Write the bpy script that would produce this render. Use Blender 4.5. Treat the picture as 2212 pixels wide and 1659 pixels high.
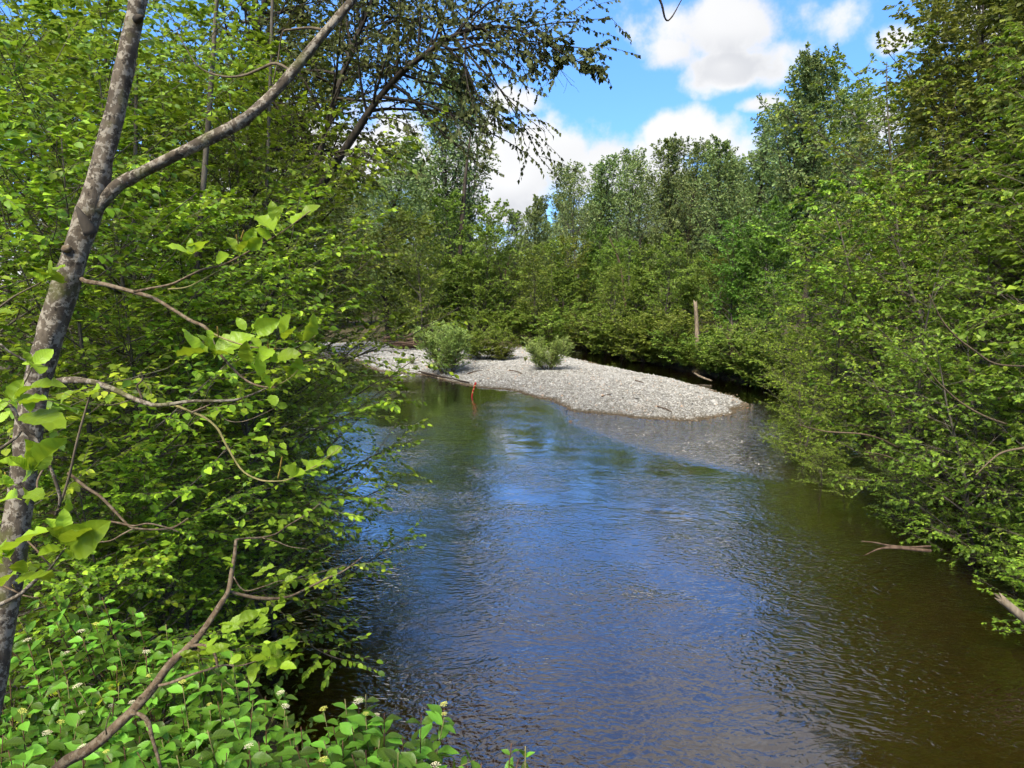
import bpy, math, random
import numpy as np
from mathutils import Vector, Matrix

for _o in list(bpy.data.objects):
    bpy.data.objects.remove(_o)
scene = bpy.context.scene
COL = scene.collection
rad = math.radians

# ------------------------------------------------------------------ camera
CAM_H = 5.0
F_PX = 1400.0                      # focal length in pixels of a 2212 x 1659 picture
PITCH = math.atan((829.5 - 610.0) / F_PX)
cam_d = bpy.data.cameras.new('camera')
cam_d.sensor_width = 36.0
cam_d.lens = F_PX / 2212.0 * 36.0
cam_d.clip_start = 0.05
cam_d.clip_end = 4000.0
cam = bpy.data.objects.new('camera', cam_d)
COL.objects.link(cam)
cam.location = (0, 0, CAM_H)
cam.rotation_euler = (math.pi / 2 - PITCH, 0, 0)
scene.camera = cam

# ------------------------------------------------------------------ light and exposure
SUN_EL, SUN_AZ = rad(52), rad(205)          # azimuth clockwise from +Y (the view); behind the camera, to the left
scene.view_settings.view_transform = 'Standard'
scene.view_settings.look = 'None'
scene.view_settings.exposure = 1.6
scene.view_settings.gamma = 1.0
scene.view_settings.use_curve_mapping = False
scene.cycles.use_denoising = True
scene.cycles.max_bounces = 6
scene.cycles.diffuse_bounces = 4
scene.cycles.glossy_bounces = 2
scene.cycles.adaptive_threshold = 0.05
scene.cycles.adaptive_min_samples = 16
scene.cycles.time_limit = 900
scene.cycles.transmission_bounces = 4
scene.cycles.transparent_max_bounces = 8
scene.cycles.caustics_reflective = False
scene.cycles.caustics_refractive = False
scene.cycles.sample_clamp_indirect = 4.0

sun_d = bpy.data.lights.new('sun', 'SUN')
sun_d.energy = 3.2
sun_d.angle = rad(30.0)
sun_d.color = (1.0, 0.92, 0.78)
sun = bpy.data.objects.new('sun', sun_d)
COL.objects.link(sun)
_sd = Vector((math.sin(SUN_AZ) * math.cos(SUN_EL), math.cos(SUN_AZ) * math.cos(SUN_EL), math.sin(SUN_EL)))
sun.location = _sd * 60
sun.rotation_euler = _sd.to_track_quat('Z', 'Y').to_euler()


# ------------------------------------------------------------------ node helpers
class NT:
    """small wrapper: sockets in, sockets out"""
    def __init__(self, nt):
        self.nt = nt

    def node(self, kind, **props):
        n = self.nt.nodes.new(kind)
        for k, v in props.items():
            setattr(n, k, v)
        return n

    def put(self, sock, v):
        if isinstance(v, bpy.types.NodeSocket):
            self.nt.links.new(v, sock)
        elif isinstance(v, (tuple, list)) and len(v) == 3 and sock.type == 'RGBA':
            sock.default_value = (*v, 1.0)
        else:
            sock.default_value = v

    def m(self, op, a, b=0.0, c=0.0, clamp=False):
        n = self.node('ShaderNodeMath', operation=op, use_clamp=clamp)
        self.put(n.inputs[0], a)
        self.put(n.inputs[1], b)
        self.put(n.inputs[2], c)
        return n.outputs[0]

    def vm(self, op, a, b=(0, 0, 0), s=1.0):
        n = self.node('ShaderNodeVectorMath', operation=op)
        self.put(n.inputs[0], a)
        self.put(n.inputs[1], b)
        self.put(n.inputs[3], s)
        return n.outputs[1] if op in ('DOT_PRODUCT', 'LENGTH', 'DISTANCE') else n.outputs[0]

    def sep(self, v):
        n = self.node('ShaderNodeSeparateXYZ')
        self.put(n.inputs[0], v)
        return n.outputs

    def comb(self, x, y, z):
        n = self.node('ShaderNodeCombineXYZ')
        for i, v in enumerate((x, y, z)):
            self.put(n.inputs[i], v)
        return n.outputs[0]

    def noise(self, vec, scale, detail=3.0, rough=0.55, dist=0.0, lac=2.0, color=False):
        n = self.node('ShaderNodeTexNoise')
        self.put(n.inputs['Vector'], vec)
        n.inputs['Scale'].default_value = scale
        n.inputs['Detail'].default_value = detail
        n.inputs['Roughness'].default_value = rough
        n.inputs['Lacunarity'].default_value = lac
        n.inputs['Distortion'].default_value = dist
        return n.outputs[1] if color else n.outputs[0]

    def voronoi(self, vec, scale, feature='F1', rand=1.0):
        n = self.node('ShaderNodeTexVoronoi', feature=feature)
        self.put(n.inputs['Vector'], vec)
        n.inputs['Scale'].default_value = scale
        n.inputs['Randomness'].default_value = rand
        return n.outputs

    def step(self, v, lo, hi):
        n = self.node('ShaderNodeMapRange', interpolation_type='SMOOTHSTEP')
        self.put(n.inputs[0], v)
        self.put(n.inputs[1], lo)
        self.put(n.inputs[2], hi)
        n.inputs[3].default_value = 0.0
        n.inputs[4].default_value = 1.0
        return n.outputs[0]

    def mix(self, f, a, b, blend='MIX'):
        n = self.node('ShaderNodeMix', data_type='RGBA', blend_type=blend)
        self.put(n.inputs[0], f)
        self.put(n.inputs[6], a)
        self.put(n.inputs[7], b)
        return n.outputs[2]

    def attr(self, name):
        return self.node('ShaderNodeAttribute', attribute_name=name).outputs

    def coord(self, which='Object'):
        return self.node('ShaderNodeTexCoord').outputs[which]

    def bump(self, h, strength=0.5, dist=0.02, normal=None):
        n = self.node('ShaderNodeBump')
        self.put(n.inputs['Strength'], strength)
        n.inputs['Distance'].default_value = dist
        self.put(n.inputs['Height'], h)
        if normal is not None:
            self.put(n.inputs['Normal'], normal)
        return n.outputs[0]


def new_mat(name):
    m = bpy.data.materials.new(name)
    m.use_nodes = True
    m.node_tree.nodes.clear()
    t = NT(m.node_tree)
    out = t.node('ShaderNodeOutputMaterial')
    return m, t, out


def principled(t, out, color, rough=0.8, spec=0.3, normal=None):
    p = t.node('ShaderNodeBsdfPrincipled')
    t.put(p.inputs['Base Color'], color)
    t.put(p.inputs['Roughness'], rough)
    t.put(p.inputs['Specular IOR Level'], spec)
    if normal is not None:
        t.put(p.inputs['Normal'], normal)
    t.put(out.inputs[0], p.outputs[0])
    return p


# ------------------------------------------------------------------ pixel <-> world (2212 x 1659 picture)
_F = np.array((0, math.cos(PITCH), -math.sin(PITCH)))
_U = np.array((0, math.sin(PITCH), math.cos(PITCH)))
CAM = np.array((0, 0, CAM_H))


def ray(px, py):
    return _F + np.array((1.0, 0, 0)) * (px - 1106.0) / F_PX + _U * (829.5 - py) / F_PX


def P(px, py, d):
    """world point seen at a picture position, d metres in front of the lens"""
    return CAM + d * ray(px, py)


def G(px, py, z=0.0):
    """world point of the level z seen at a picture position"""
    r = ray(px, py)
    return CAM + r * ((z - CAM_H) / r[2])


# ------------------------------------------------------------------ sky: blue with cumulus
OVER_SEED = 1.1
world = bpy.data.worlds.new('World')
scene.world = world
world.cycles.sampling_method = 'NONE'
world.use_nodes = True
world.node_tree.nodes.clear()
w = NT(world.node_tree)
wout = w.node('ShaderNodeOutputWorld')
bg = w.node('ShaderNodeBackground')
bg.inputs[1].default_value = 0.095
w.put(wout.inputs[0], bg.outputs[0])
sky_t = w.node('ShaderNodeTexSky', sky_type='NISHITA')
sky_t.sun_disc = False
sky_t.sun_elevation = SUN_EL
sky_t.sun_rotation = SUN_AZ
sky_t.altitude = 50
sky_t.air_density = 1.0
sky_t.dust_density = 0.3
sky_t.ozone_density = 2.0
blue = w.mix(0.55, w.mix(1.0, sky_t.outputs[0], (0.62, 0.90, 1.32), 'MULTIPLY'), (0.60, 1.68, 3.8))
D = w.vm('NORMALIZE', w.coord('Generated'))
dx, dy, dz = w.sep(D)
# turbulence that roughens every cloud edge, rounded puffs on top of it
fine = w.noise(D, 13.0, 5.0, 0.6)
vn = w.node('ShaderNodeTexVoronoi', feature='SMOOTH_F1')
w.put(vn.inputs['Vector'], w.vm('ADD', D, w.vm('SCALE', w.noise(D, 9.0, 2.0, color=True), s=0.06)))
vn.inputs['Scale'].default_value = 11.0
vn.inputs['Smoothness'].default_value = 0.35
puff = vn.outputs[0]
turb = w.m('ADD', w.m('MULTIPLY', w.m('SUBTRACT', fine, 0.5), 1.7), w.m('MULTIPLY', w.m('SUBTRACT', 0.45, puff), 0.9))


def blob(px, py, sx, sy, amp=1.0):
    """an elliptic cloud round one direction; sizes in picture pixels; also the same one sunk towards its base"""
    c = ray(px, py)
    c = c / np.linalg.norm(c)
    r = np.cross(c, (0, 0, 1.0))
    r /= np.linalg.norm(r)
    u = np.cross(r, c)
    a = w.m('MULTIPLY', w.vm('DOT_PRODUCT', D, tuple(r)), F_PX / sx)
    b = w.m('MULTIPLY', w.vm('DOT_PRODUCT', D, tuple(u)), F_PX / sy)
    f = w.m('MULTIPLY', w.m('LESS_THAN', w.vm('DOT_PRODUCT', D, tuple(c)), 0.2), 9.0)
    a2 = w.m('MULTIPLY', a, a)
    r1 = w.m('SQRT', w.m('ADD', a2, w.m('MULTIPLY', b, b)))
    b2 = w.m('ADD', b, 0.7)
    r2 = w.m('SQRT', w.m('ADD', a2, w.m('MULTIPLY', b2, b2)))
    return w.m('SUBTRACT', amp, w.m('ADD', r1, f)), w.m('SUBTRACT', amp, w.m('ADD', r2, f))


field = low = None
for args in ((1590, 50, 190, 92), (1690, 110, 80, 60, 0.8), (1460, 115, 90, 55, 0.85), (1570, 140, 130, 50, 0.9), (1230, 365, 95, 75, 1.05), (1320, 352, 95, 75, 1.05), (1400, 385, 130, 80, 1.0),
             (1100, 380, 140, 115, 1.1), (1465, 298, 80, 52), (1550, 308, 85, 55), (1120, 215, 80, 45, 0.75), (1960, 80, 100, 50, 0.5),
             (1860, 250, 90, 80), (600, 380, 240, 160), (820, 330, 160, 110), (1000, 420, 150, 100), (1640, 225, 60, 22, 0.7), (2150, 40, 160, 90, 0.8)):
    b_, l_ = blob(*args)
    field = b_ if field is None else w.m('MAXIMUM', field, b_)
    low = l_ if low is None else w.m('MAXIMUM', low, l_)
# cumulus banks that stand all round the horizon
bank_h = w.m('MULTIPLY', w.noise(w.comb(dx, dy, 0.0), 2.6, 2.0), 0.28)
bank = w.m('MULTIPLY', w.m('SUBTRACT', bank_h, dz), 5.0)
field = w.m('MAXIMUM', field, bank)
low = w.m('MAXIMUM', low, w.m('SUBTRACT', bank, 0.35))
# scattered clouds overhead, going on in every direction
plane = w.comb(w.m('DIVIDE', dx, w.m('ADD', w.m('ABSOLUTE', dz), 0.25)), w.m('DIVIDE', dy, w.m('ADD', w.m('ABSOLUTE', dz), 0.25)), OVER_SEED)
over = w.m('MULTIPLY', w.m('SUBTRACT', w.noise(plane, 1.7, 3.0, 0.5), 0.35), 5.0)
over = w.m('SUBTRACT', over, w.m('MULTIPLY', w.m('SUBTRACT', 1.0, w.step(dz, 0.31, 0.68)), 1.9))
field = w.m('MAXIMUM', field, over)
low = w.m('MAXIMUM', low, w.m('ADD', over, 0.1))
dens = w.m('ADD', field, turb)
alpha = w.step(dens, -0.05, 0.5)
# sunlit tops and rims, greyer bases
shade = w.m('ADD', w.m('MULTIPLY', w.step(w.m('SUBTRACT', low, field), -0.55, 0.45), w.step(dens, 0.15, 0.9)), w.m('MULTIPLY', w.m('SUBTRACT', puff, 0.40), 0.8), clamp=True)
white = w.mix(shade, (3.5, 3.52, 3.57), (2.5, 2.57, 2.75))
w.put(bg.inputs[0], w.mix(alpha, blue, white))


# ------------------------------------------------------------------ mesh helpers
def make_mesh(name, V, faces_list, mats, tint=None, smooth=True, extra=None):
    """faces_list: list of (face index array (n,k), material index)"""
    V = np.asarray(V, dtype=np.float32).reshape(-1, 3)
    me = bpy.data.meshes.new(name)
    me.vertices.add(len(V))
    me.vertices.foreach_set('co', V.ravel())
    loops, starts, totals, mi = [], [], [], []
    off = 0
    for fa, m in faces_list:
        fa = np.asarray(fa, dtype=np.int32)
        if fa.size == 0:
            continue
        n, k = fa.shape
        loops.append(fa.ravel())
        starts.append(off + np.arange(n, dtype=np.int32) * k)
        totals.append(np.full(n, k, np.int32))
        mi.append(np.full(n, m, np.int32))
        off += n * k
    loops = np.concatenate(loops)
    starts = np.concatenate(starts)
    totals = np.concatenate(totals)
    mi = np.concatenate(mi)
    me.loops.add(len(loops))
    me.loops.foreach_set('vertex_index', loops)
    me.polygons.add(len(starts))
    me.polygons.foreach_set('loop_start', starts)
    me.polygons.foreach_set('loop_total', totals)
    me.polygons.foreach_set('material_index', mi)
    me.polygons.foreach_set('use_smooth', np.full(len(starts), smooth, dtype=bool))
    for m in mats:
        me.materials.append(m)
    for nm, arr in ([('tint', tint)] if tint is not None else []) + list((extra or {}).items()):
        arr = np.asarray(arr, dtype=np.float32)
        if arr.ndim == 1:
            me.attributes.new(nm, 'FLOAT', 'POINT').data.foreach_set('value', arr)
        else:
            me.attributes.new(nm, 'FLOAT_VECTOR', 'POINT').data.foreach_set('vector', arr.ravel())
    me.update(calc_edges=True)
    return me


def link(name, me, parent=None, loc=(0, 0, 0), rotz=0.0, scale=1.0):
    o = bpy.data.objects.new(name, me)
    COL.objects.link(o)
    o.parent = parent
    o.location = tuple(loc)
    o.rotation_euler = (0, 0, rotz)
    o.scale = (scale,) * 3 if np.isscalar(scale) else tuple(scale)
    return o


def tag(o, label, cat, group=None):
    o['label'] = label
    o['category'] = cat
    if group:
        o['group'] = group
    return o


def structure(o):
    o['kind'] = 'structure'
    return o


def norm(v):
    return v / (np.linalg.norm(v, axis=-1, keepdims=True) + 1e-9)


UP = np.array((0, 0, 1.0))


def interp(A, t):
    """A (N,K,C), t (N,n) in 0..1 -> (N,n,C)"""
    K = A.shape[1]
    s = np.clip(t, 0, 0.9999) * (K - 1)
    i = np.floor(s).astype(int)
    f = (s - i)[..., None]
    r = np.arange(A.shape[0])[:, None]
    return A[r, i] * (1 - f) + A[r, i + 1] * f


def tangents(Pn):
    return norm(np.gradient(Pn, axis=1))


def walk(pos, d, L, K, trop, wob, rng):
    """polylines (N,K,3) from starts, directions and lengths"""
    N = len(pos)
    pts = np.empty((N, K, 3))
    pts[:, 0] = pos
    st = (L / (K - 1))[:, None]
    for k in range(1, K):
        d = norm(d + UP * trop / (K - 1) + rng.normal(size=(N, 3)) * wob)
        pts[:, k] = pts[:, k - 1] + d * st
    return pts


def spawn(Pn, Ln, Rn, n, t0, t1, ang, asd, lfun, K, trop, wob, rng, planar=False, rfac=0.55, lvar=0.5):
    N = len(Pn)
    j = np.arange(n)[None, :]
    t = t0 + (t1 - t0) * (j + rng.random((N, n))) / n
    pos = interp(Pn, t)
    tan = norm(interp(tangents(Pn), t))
    side = np.cross(tan, UP)
    bad = np.linalg.norm(side, axis=-1) < 0.15
    side[bad] = np.cross(tan[bad], (1.0, 0.2, 0))
    side = norm(side)
    up2 = np.cross(side, tan)
    if planar:
        az = np.where((j % 2) == 0, 0.0, math.pi) + rng.normal(size=(N, n)) * 0.45
    else:
        az = j * 2.39996 + rng.random((N, 1)) * 6.28 + rng.normal(size=(N, n)) * 0.35
    sd = side * np.cos(az)[..., None] + up2 * np.sin(az)[..., None]
    a = ang + rng.normal(size=(N, n)) * asd
    d = tan * np.cos(a)[..., None] + sd * np.sin(a)[..., None]
    L = lfun(t) * Ln[:, None] * (1 - lvar / 2 + lvar * rng.random((N, n)))
    r0 = interp(Rn[..., None], t)[..., 0] * rfac
    pos, d, L, r0 = pos.reshape(-1, 3), d.reshape(-1, 3), L.ravel(), r0.ravel()
    C = walk(pos, d, L, K, trop, wob, rng)
    r0 = np.minimum(r0, 0.016 * L + 0.001)
    R = r0[:, None] * (1 - 0.82 * np.linspace(0, 1, K)[None, :])
    return C, L, R


def tubes(Pn, Rn, S):
    """many tapered tubes at once -> verts, quads"""
    N, K, _ = Pn.shape
    tan = tangents(Pn)
    ref = np.where(np.abs(tan[..., 2:3]) > 0.9, np.array((1.0, 0.1, 0)), np.array((0.05, 0.1, 1.0)))
    a = norm(np.cross(tan, ref))
    b = np.cross(tan, a)
    th = np.arange(S) * 2 * math.pi / S
    V = Pn[:, :, None] + Rn[:, :, None, None] * (a[:, :, None] * np.cos(th)[None, None, :, None] + b[:, :, None] * np.sin(th)[None, None, :, None])
    n, k, s = np.meshgrid(np.arange(N), np.arange(K - 1), np.arange(S), indexing='ij')
    s2 = (s + 1) % S
    base = (n * K + k) * S
    Fq = np.stack([base + s, base + s2, base + S + s2, base + S + s], -1).reshape(-1, 4)
    return V.reshape(-1, 3), Fq


LEAF2 = (np.array([(0, 0, 0), (-.36, .45, .07), (0, 1, -.06), (.36, .45, .07)]), [np.array([(0, 2, 1), (0, 3, 2)])])
LEAF4 = (np.array([(0, 0, 0), (-.36, .42, .06), (0, .5, -.03), (.36, .42, .06), (0, 1, -.14)]), [np.array([(0, 2, 1), (0, 3, 2), (1, 2, 4), (2, 3, 4)])])
LEAF8 = (np.array([(0, 0, 0), (-.30, .25, .05), (-.31, .6, .02), (0, 1, -.2), (.31, .6, .02), (.30, .25, .05), (0, .3, -.02), (0, .66, -.06)]),
         [np.array([(0, 6, 1), (0, 5, 6), (2, 7, 3), (7, 4, 3)]), np.array([(1, 6, 7, 2), (6, 5, 4, 7)])])
WILLOW = (np.array([(0, 0, 0), (-.11, .4, .03), (0, 1, -.16), (.11, .4, .03)]), [np.array([(0, 2, 1), (0, 3, 2)])])


def leaves(pos, d, nrm, size, tmpl, rng, tint=None):
    V0, Fs = tmpl
    y = norm(d)
    z = norm(nrm - (nrm * y).sum(-1, keepdims=True) * y)
    x = np.cross(y, z)
    V = pos[:, None] + size[:, None, None] * (x[:, None] * V0[None, :, 0:1] + y[:, None] * V0[None, :, 1:2] + z[:, None] * V0[None, :, 2:3])
    n, v = len(pos), len(V0)
    off = (np.arange(n) * v)[:, None, None]
    faces = [(f[None] + off).reshape(-1, f.shape[1]) for f in Fs]
    if tint is None:
        tint = rng.random(n)
    return V.reshape(-1, 3), faces, np.repeat(tint, v)


def leaf_spots(Pn, m, rng, out=0.95, droop=0.35, t0=0.12, tilt=0.45):
    """m leaves along each twig, alternate, tips outward, blades facing up"""
    N = len(Pn)
    j = np.arange(m)[None, :]
    t = t0 + (1 - t0) * (j + 0.2 + 0.6 * rng.random((N, m))) / m
    pos = interp(Pn, t)
    tan = norm(interp(tangents(Pn), t))
    side = norm(np.cross(tan, UP) + 1e-4)
    sg = np.where((j % 2) == 0, 1.0, -1.0)[..., None]
    a = out * (1 - 0.75 * t)[..., None]
    d = tan * np.cos(a) + side * sg * np.sin(a) + rng.normal(size=(N, m, 3)) * 0.28 - UP * droop * (0.5 + rng.random((N, m, 1)))
    nr = UP + rng.normal(size=(N, m, 3)) * tilt
    return pos.reshape(-1, 3), norm(d).reshape(-1, 3), nr.reshape(-1, 3)


class Builder:
    """collects wood and leaves of one part into one mesh"""
    def __init__(self):
        self.V, self.F, self.T, self.n = [], [], [], 0

    def add(self, V, faces, mi, tint):
        for f in (faces if isinstance(faces, list) else [faces]):
            self.F.append((f + self.n, mi))
        self.V.append(V)
        self.T.append(np.full(len(V), tint) if np.isscalar(tint) else tint)
        self.n += len(V)

    def mesh(self, name, mats):
        return make_mesh(name, np.concatenate(self.V), self.F, mats, np.concatenate(self.T))


def smooth_path(pts, K):
    """Catmull-Rom through points -> (K, C)"""
    p = np.asarray(pts, float)
    p = np.vstack([2 * p[0] - p[1], p, 2 * p[-1] - p[-2]])
    n = len(p) - 3
    s = np.linspace(0, n - 1e-6, K)
    i = s.astype(int)
    f = (s - i)[:, None]
    a, b, c, d = p[i], p[i + 1], p[i + 2], p[i + 3]
    return 0.5 * (2 * b + (c - a) * f + (2 * a - 5 * b + 4 * c - d) * f ** 2 + (3 * b - a - 3 * c + d) * f ** 3)


# ------------------------------------------------------------------ materials
def leaf_material(name, dark, mid, bright, trans=(0.20, 0.32, 0.03), tf=0.34, rough=0.5, per_object=0.25, obj_tint=False, veins=False, spec=0.3):
    m, t, out = new_mat(name)
    info = t.node('ShaderNodeObjectInfo').outputs['Random']
    tint = info if obj_tint else t.attr('tint')[2]
    c = t.mix(t.step(tint, 0.0, 0.55), dark, mid)
    c = t.mix(t.step(tint, 0.55, 1.0), c, bright)
    hv = t.node('ShaderNodeHueSaturation')
    t.put(hv.inputs['Color'], c)
    k = t.m('SUBTRACT', info, 0.5)
    hv.inputs['Saturation'].default_value = 1.0
    t.put(hv.inputs['Hue'], t.m('ADD', 0.5, t.m('MULTIPLY', k, 0.035 * per_object / 0.25)))
    t.put(hv.inputs['Value'], t.m('ADD', 1.0, t.m('MULTIPLY', k, per_object * 1.6)))
    c = hv.outputs[0]
    nrm = None
    if veins:
        uv = t.sep(t.attr('blade')[1])
        ph = t.m('MULTIPLY', t.m('SUBTRACT', uv[1], t.m('MULTIPLY', t.m('ABSOLUTE', uv[0]), 0.75)), 8.0 * 6.28)
        ridge = t.m('POWER', t.m('ABSOLUTE', t.m('SINE', t.m('MULTIPLY', ph, 0.5))), 0.5)
        mid_rib = t.step(t.m('ABSOLUTE', uv[0]), 0.0, 0.03)
        line = t.m('MULTIPLY', ridge, mid_rib)
        c = t.mix(t.m('MULTIPLY', t.m('SUBTRACT', 1.0, line), 0.2), c, bright)
        nrm = t.bump(line, 0.25, 0.002)
        blot = t.noise(t.attr('blade')[1], 3.0, 3.0)
        c = t.mix(t.m('MULTIPLY', t.step(blot, 0.55, 0.75), 0.3), c, mid)
    p = t.node('ShaderNodeBsdfPrincipled')
    t.put(p.inputs['Base Color'], c)
    p.inputs['Roughness'].default_value = rough
    p.inputs['Specular IOR Level'].default_value = spec
    tr = t.node('ShaderNodeBsdfTranslucent')
    t.put(tr.inputs[0], t.mix(0.45, c, trans))
    if nrm is not None:
        t.put(p.inputs['Normal'], nrm)
    ms = t.node('ShaderNodeMixShader')
    ms.inputs[0].default_value = tf
    t.put(ms.inputs[1], p.outputs[0])
    t.put(ms.inputs[2], tr.outputs[0])
    t.put(out.inputs[0], ms.outputs[0])
    return m


def bark_material(name, a, b, scale=6.0, spots=None, moss=None, zs=0.25):
    m, t, out = new_mat(name)
    co = t.coord()
    sv = t.vm('MULTIPLY', co, (1, 1, zs))
    n1 = t.noise(sv, scale * 4, 5.0, 0.65)
    n2 = t.noise(co, scale, 3.0)
    c = t.mix(t.step(n1, 0.35, 0.68), a, b)
    h = n1
    if spots is not None:
        n3 = t.noise(co, scale * 6.5, 5.0, 0.68, 0.3)
        msk = t.step(n3, 0.495, 0.56)
        c = t.mix(t.m('MULTIPLY', msk, 0.6), c, spots)
        n4 = t.noise(t.vm('ADD', co, (3.1, 1.7, 0.4)), scale * 6.0, 3.0, 0.6)
        c = t.mix(t.m('MULTIPLY', t.step(n4, 0.60, 0.66), 0.8), c, tuple(0.35 * v for v in a))
    if moss is not None:
        c = t.mix(t.m('MULTIPLY', t.step(n2, 0.55, 0.68), 0.7), c, moss)
    principled(t, out, c, 0.9, 0.2, t.bump(h, 0.6, 0.01))
    return m


MAT = {}
MAT['leaf_alder'] = leaf_material('alder_sapling_leaf', (0.064, 0.121, 0.010), (0.145, 0.241, 0.015), (0.361, 0.506, 0.030), trans=(0.349, 0.483, 0.027), tf=0.36)
MAT['leaf_hazel'] = leaf_material('hazel_leaf', (0.079, 0.136, 0.014), (0.141, 0.226, 0.022), (0.270, 0.369, 0.038), trans=(0.324, 0.451, 0.034), tf=0.36)
MAT['leaf_bank'] = leaf_material('bank_leaf', (0.100, 0.185, 0.018), (0.171, 0.284, 0.024), (0.302, 0.443, 0.034))
MAT['leaf_cotton'] = leaf_material('cottonwood_leaf', (0.107, 0.160, 0.057), (0.170, 0.239, 0.077), (0.282, 0.348, 0.117), trans=(0.354, 0.462, 0.087), tf=0.22, rough=0.4)
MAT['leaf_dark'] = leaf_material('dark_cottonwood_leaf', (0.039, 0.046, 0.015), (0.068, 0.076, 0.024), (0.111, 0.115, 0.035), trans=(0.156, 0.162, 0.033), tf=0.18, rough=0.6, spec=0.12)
MAT['leaf_olive'] = leaf_material('olive_cottonwood_leaf', (0.088, 0.116, 0.023), (0.155, 0.192, 0.035), (0.255, 0.291, 0.053), trans=(0.316, 0.366, 0.037), tf=0.26, rough=0.55, spec=0.2)
MAT['leaf_under'] = leaf_material('understory_leaf', (0.092, 0.150, 0.021), (0.155, 0.231, 0.029), (0.246, 0.324, 0.043))
MAT['leaf_fresh'] = leaf_material('fresh_leaf', (0.103, 0.155, 0.021), (0.163, 0.225, 0.029), (0.242, 0.305, 0.041), per_object=0.35)
MAT['leaf_maple'] = leaf_material('maple_leaf', (0.064, 0.152, 0.020), (0.111, 0.241, 0.029), (0.171, 0.336, 0.041))
MAT['leaf_willow'] = leaf_material('willow_leaf', (0.158, 0.227, 0.058), (0.253, 0.339, 0.090), (0.393, 0.466, 0.139), trans=(0.456, 0.558, 0.114), tf=0.25)
MAT['leaf_big'] = leaf_material('large_alder_leaf', (0.152, 0.264, 0.014), (0.199, 0.318, 0.018), (0.293, 0.417, 0.027), trans=(0.374, 0.461, 0.018), tf=0.42, rough=0.42, obj_tint=True, veins=True, per_object=0.2)
MAT['leaf_dogwood'] = leaf_material('dogwood_leaf', (0.040, 0.105, 0.012), (0.082, 0.185, 0.018), (0.17, 0.30, 0.03), trans=(0.22, 0.40, 0.03), tf=0.33, rough=0.4, obj_tint=True, veins=True, per_object=0.5)
MAT['bark_alder'] = bark_material('lichen_bark', (0.050, 0.039, 0.027), (0.115, 0.093, 0.066), 7.0, spots=(0.33, 0.295, 0.23), moss=(0.065, 0.070, 0.014), zs=0.5)
MAT['bark_pale'] = bark_material('pale_branch_bark', (0.076, 0.052, 0.031), (0.133, 0.097, 0.060), 9.0, spots=(0.186, 0.152, 0.103), zs=0.5)
MAT['bark_dark'] = bark_material('dark_bark', (0.024, 0.019, 0.014), (0.060, 0.050, 0.037), 2.5)
MAT['bark_grey'] = bark_material('grey_bark', (0.055, 0.048, 0.036), (0.13, 0.115, 0.09), 3.0, moss=(0.05, 0.06, 0.018))
MAT['bark_twig'] = bark_material('twig_bark', (0.07, 0.055, 0.035), (0.15, 0.12, 0.08), 8.0)
MAT['bark_green'] = bark_material('green_twig_bark', (0.13, 0.12, 0.045), (0.22, 0.19, 0.08), 12.0)
MAT['bark_red'] = bark_material('red_stem_bark', (0.06, 0.03, 0.02), (0.12, 0.06, 0.035), 12.0)
MAT['wood_snag'] = bark_material('bare_snag_wood', (0.085, 0.066, 0.046), (0.235, 0.19, 0.135), 3.0)
MAT['wood_drift'] = bark_material('driftwood', (0.052, 0.032, 0.021), (0.119, 0.082, 0.058), 4.0)
MAT['wood_wet'] = bark_material('wet_log', (0.022, 0.016, 0.012), (0.06, 0.045, 0.034), 4.0)

# ------------------------------------------------------------------ ground, river, gravel bar
def seg_dist(Q, poly):
    """distance to a closed polygon (positive inside), Q (n,2)"""
    poly = np.asarray(poly, float)
    A, B = poly, np.roll(poly, -1, 0)
    best = np.full(len(Q), 1e9)
    inside = np.zeros(len(Q), bool)
    for a, b in zip(A, B):
        ab = b - a
        t = np.clip(((Q - a) @ ab) / (ab @ ab), 0, 1)
        best = np.minimum(best, np.hypot(*(Q - a - t[:, None] * ab).T))
        c = (a[1] > Q[:, 1]) != (b[1] > Q[:, 1])
        with np.errstate(divide='ignore', invalid='ignore'):
            xi = a[0] + (Q[:, 1] - a[1]) * ab[0] / (ab[1] if ab[1] else 1e-9)
        inside ^= c & (Q[:, 0] < xi)
    return np.where(inside, best, -best)


def vnoise(Q, scale, seed=0):
    """smooth value noise, Q (n,2) -> -1..1"""
    r = np.random.default_rng(seed).random((64, 64)) * 2 - 1
    q = np.asarray(Q) * scale
    i = np.floor(q).astype(int)
    f = q - i
    f = f * f * (3 - 2 * f)
    g = lambda a, b: r[(i[:, 0] + a) % 64, (i[:, 1] + b) % 64]
    return (g(0, 0) * (1 - f[:, 0]) + g(1, 0) * f[:, 0]) * (1 - f[:, 1]) + (g(0, 1) * (1 - f[:, 0]) + g(1, 1) * f[:, 0]) * f[:, 1]


RIVER = [(1.6, -14), (0.8, 0), (0.0, 3), (-1.3, 5.2), (-3.1, 7.6), (-4.2, 10), (-5, 14), (-6.2, 18), (-9, 24), (-13, 32), (-19, 45), (-24, 53),
         (-8, 49), (0, 46), (1.2, 48), (-1.5, 56), (-6, 66), (-3, 66), (2, 56), (5.6, 48), (8.0, 42), (10.8, 35), (12.6, 30.5), (13.4, 26),
         (10.8, 20), (9.6, 15), (9.6, 10), (10.2, 5), (10.8, 0), (12, -14)]
BAR = [tuple(G(x, y, 0.02)[:2]) for x, y in ((700, 757), (740, 768), (800, 795), (870, 806), (920, 809), (1010, 832), (1090, 842), (1190, 864), (1230, 884),
                                           (1300, 893), (1400, 904), (1500, 906), (1580, 895), (1612, 872), (1590, 856), (1500, 832), (1400, 808),
                                           (1300, 789), (1240, 774))] + [(2.6, 48), (-2, 50), (-10, 54), (-20, 58), (-24, 54)]


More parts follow.
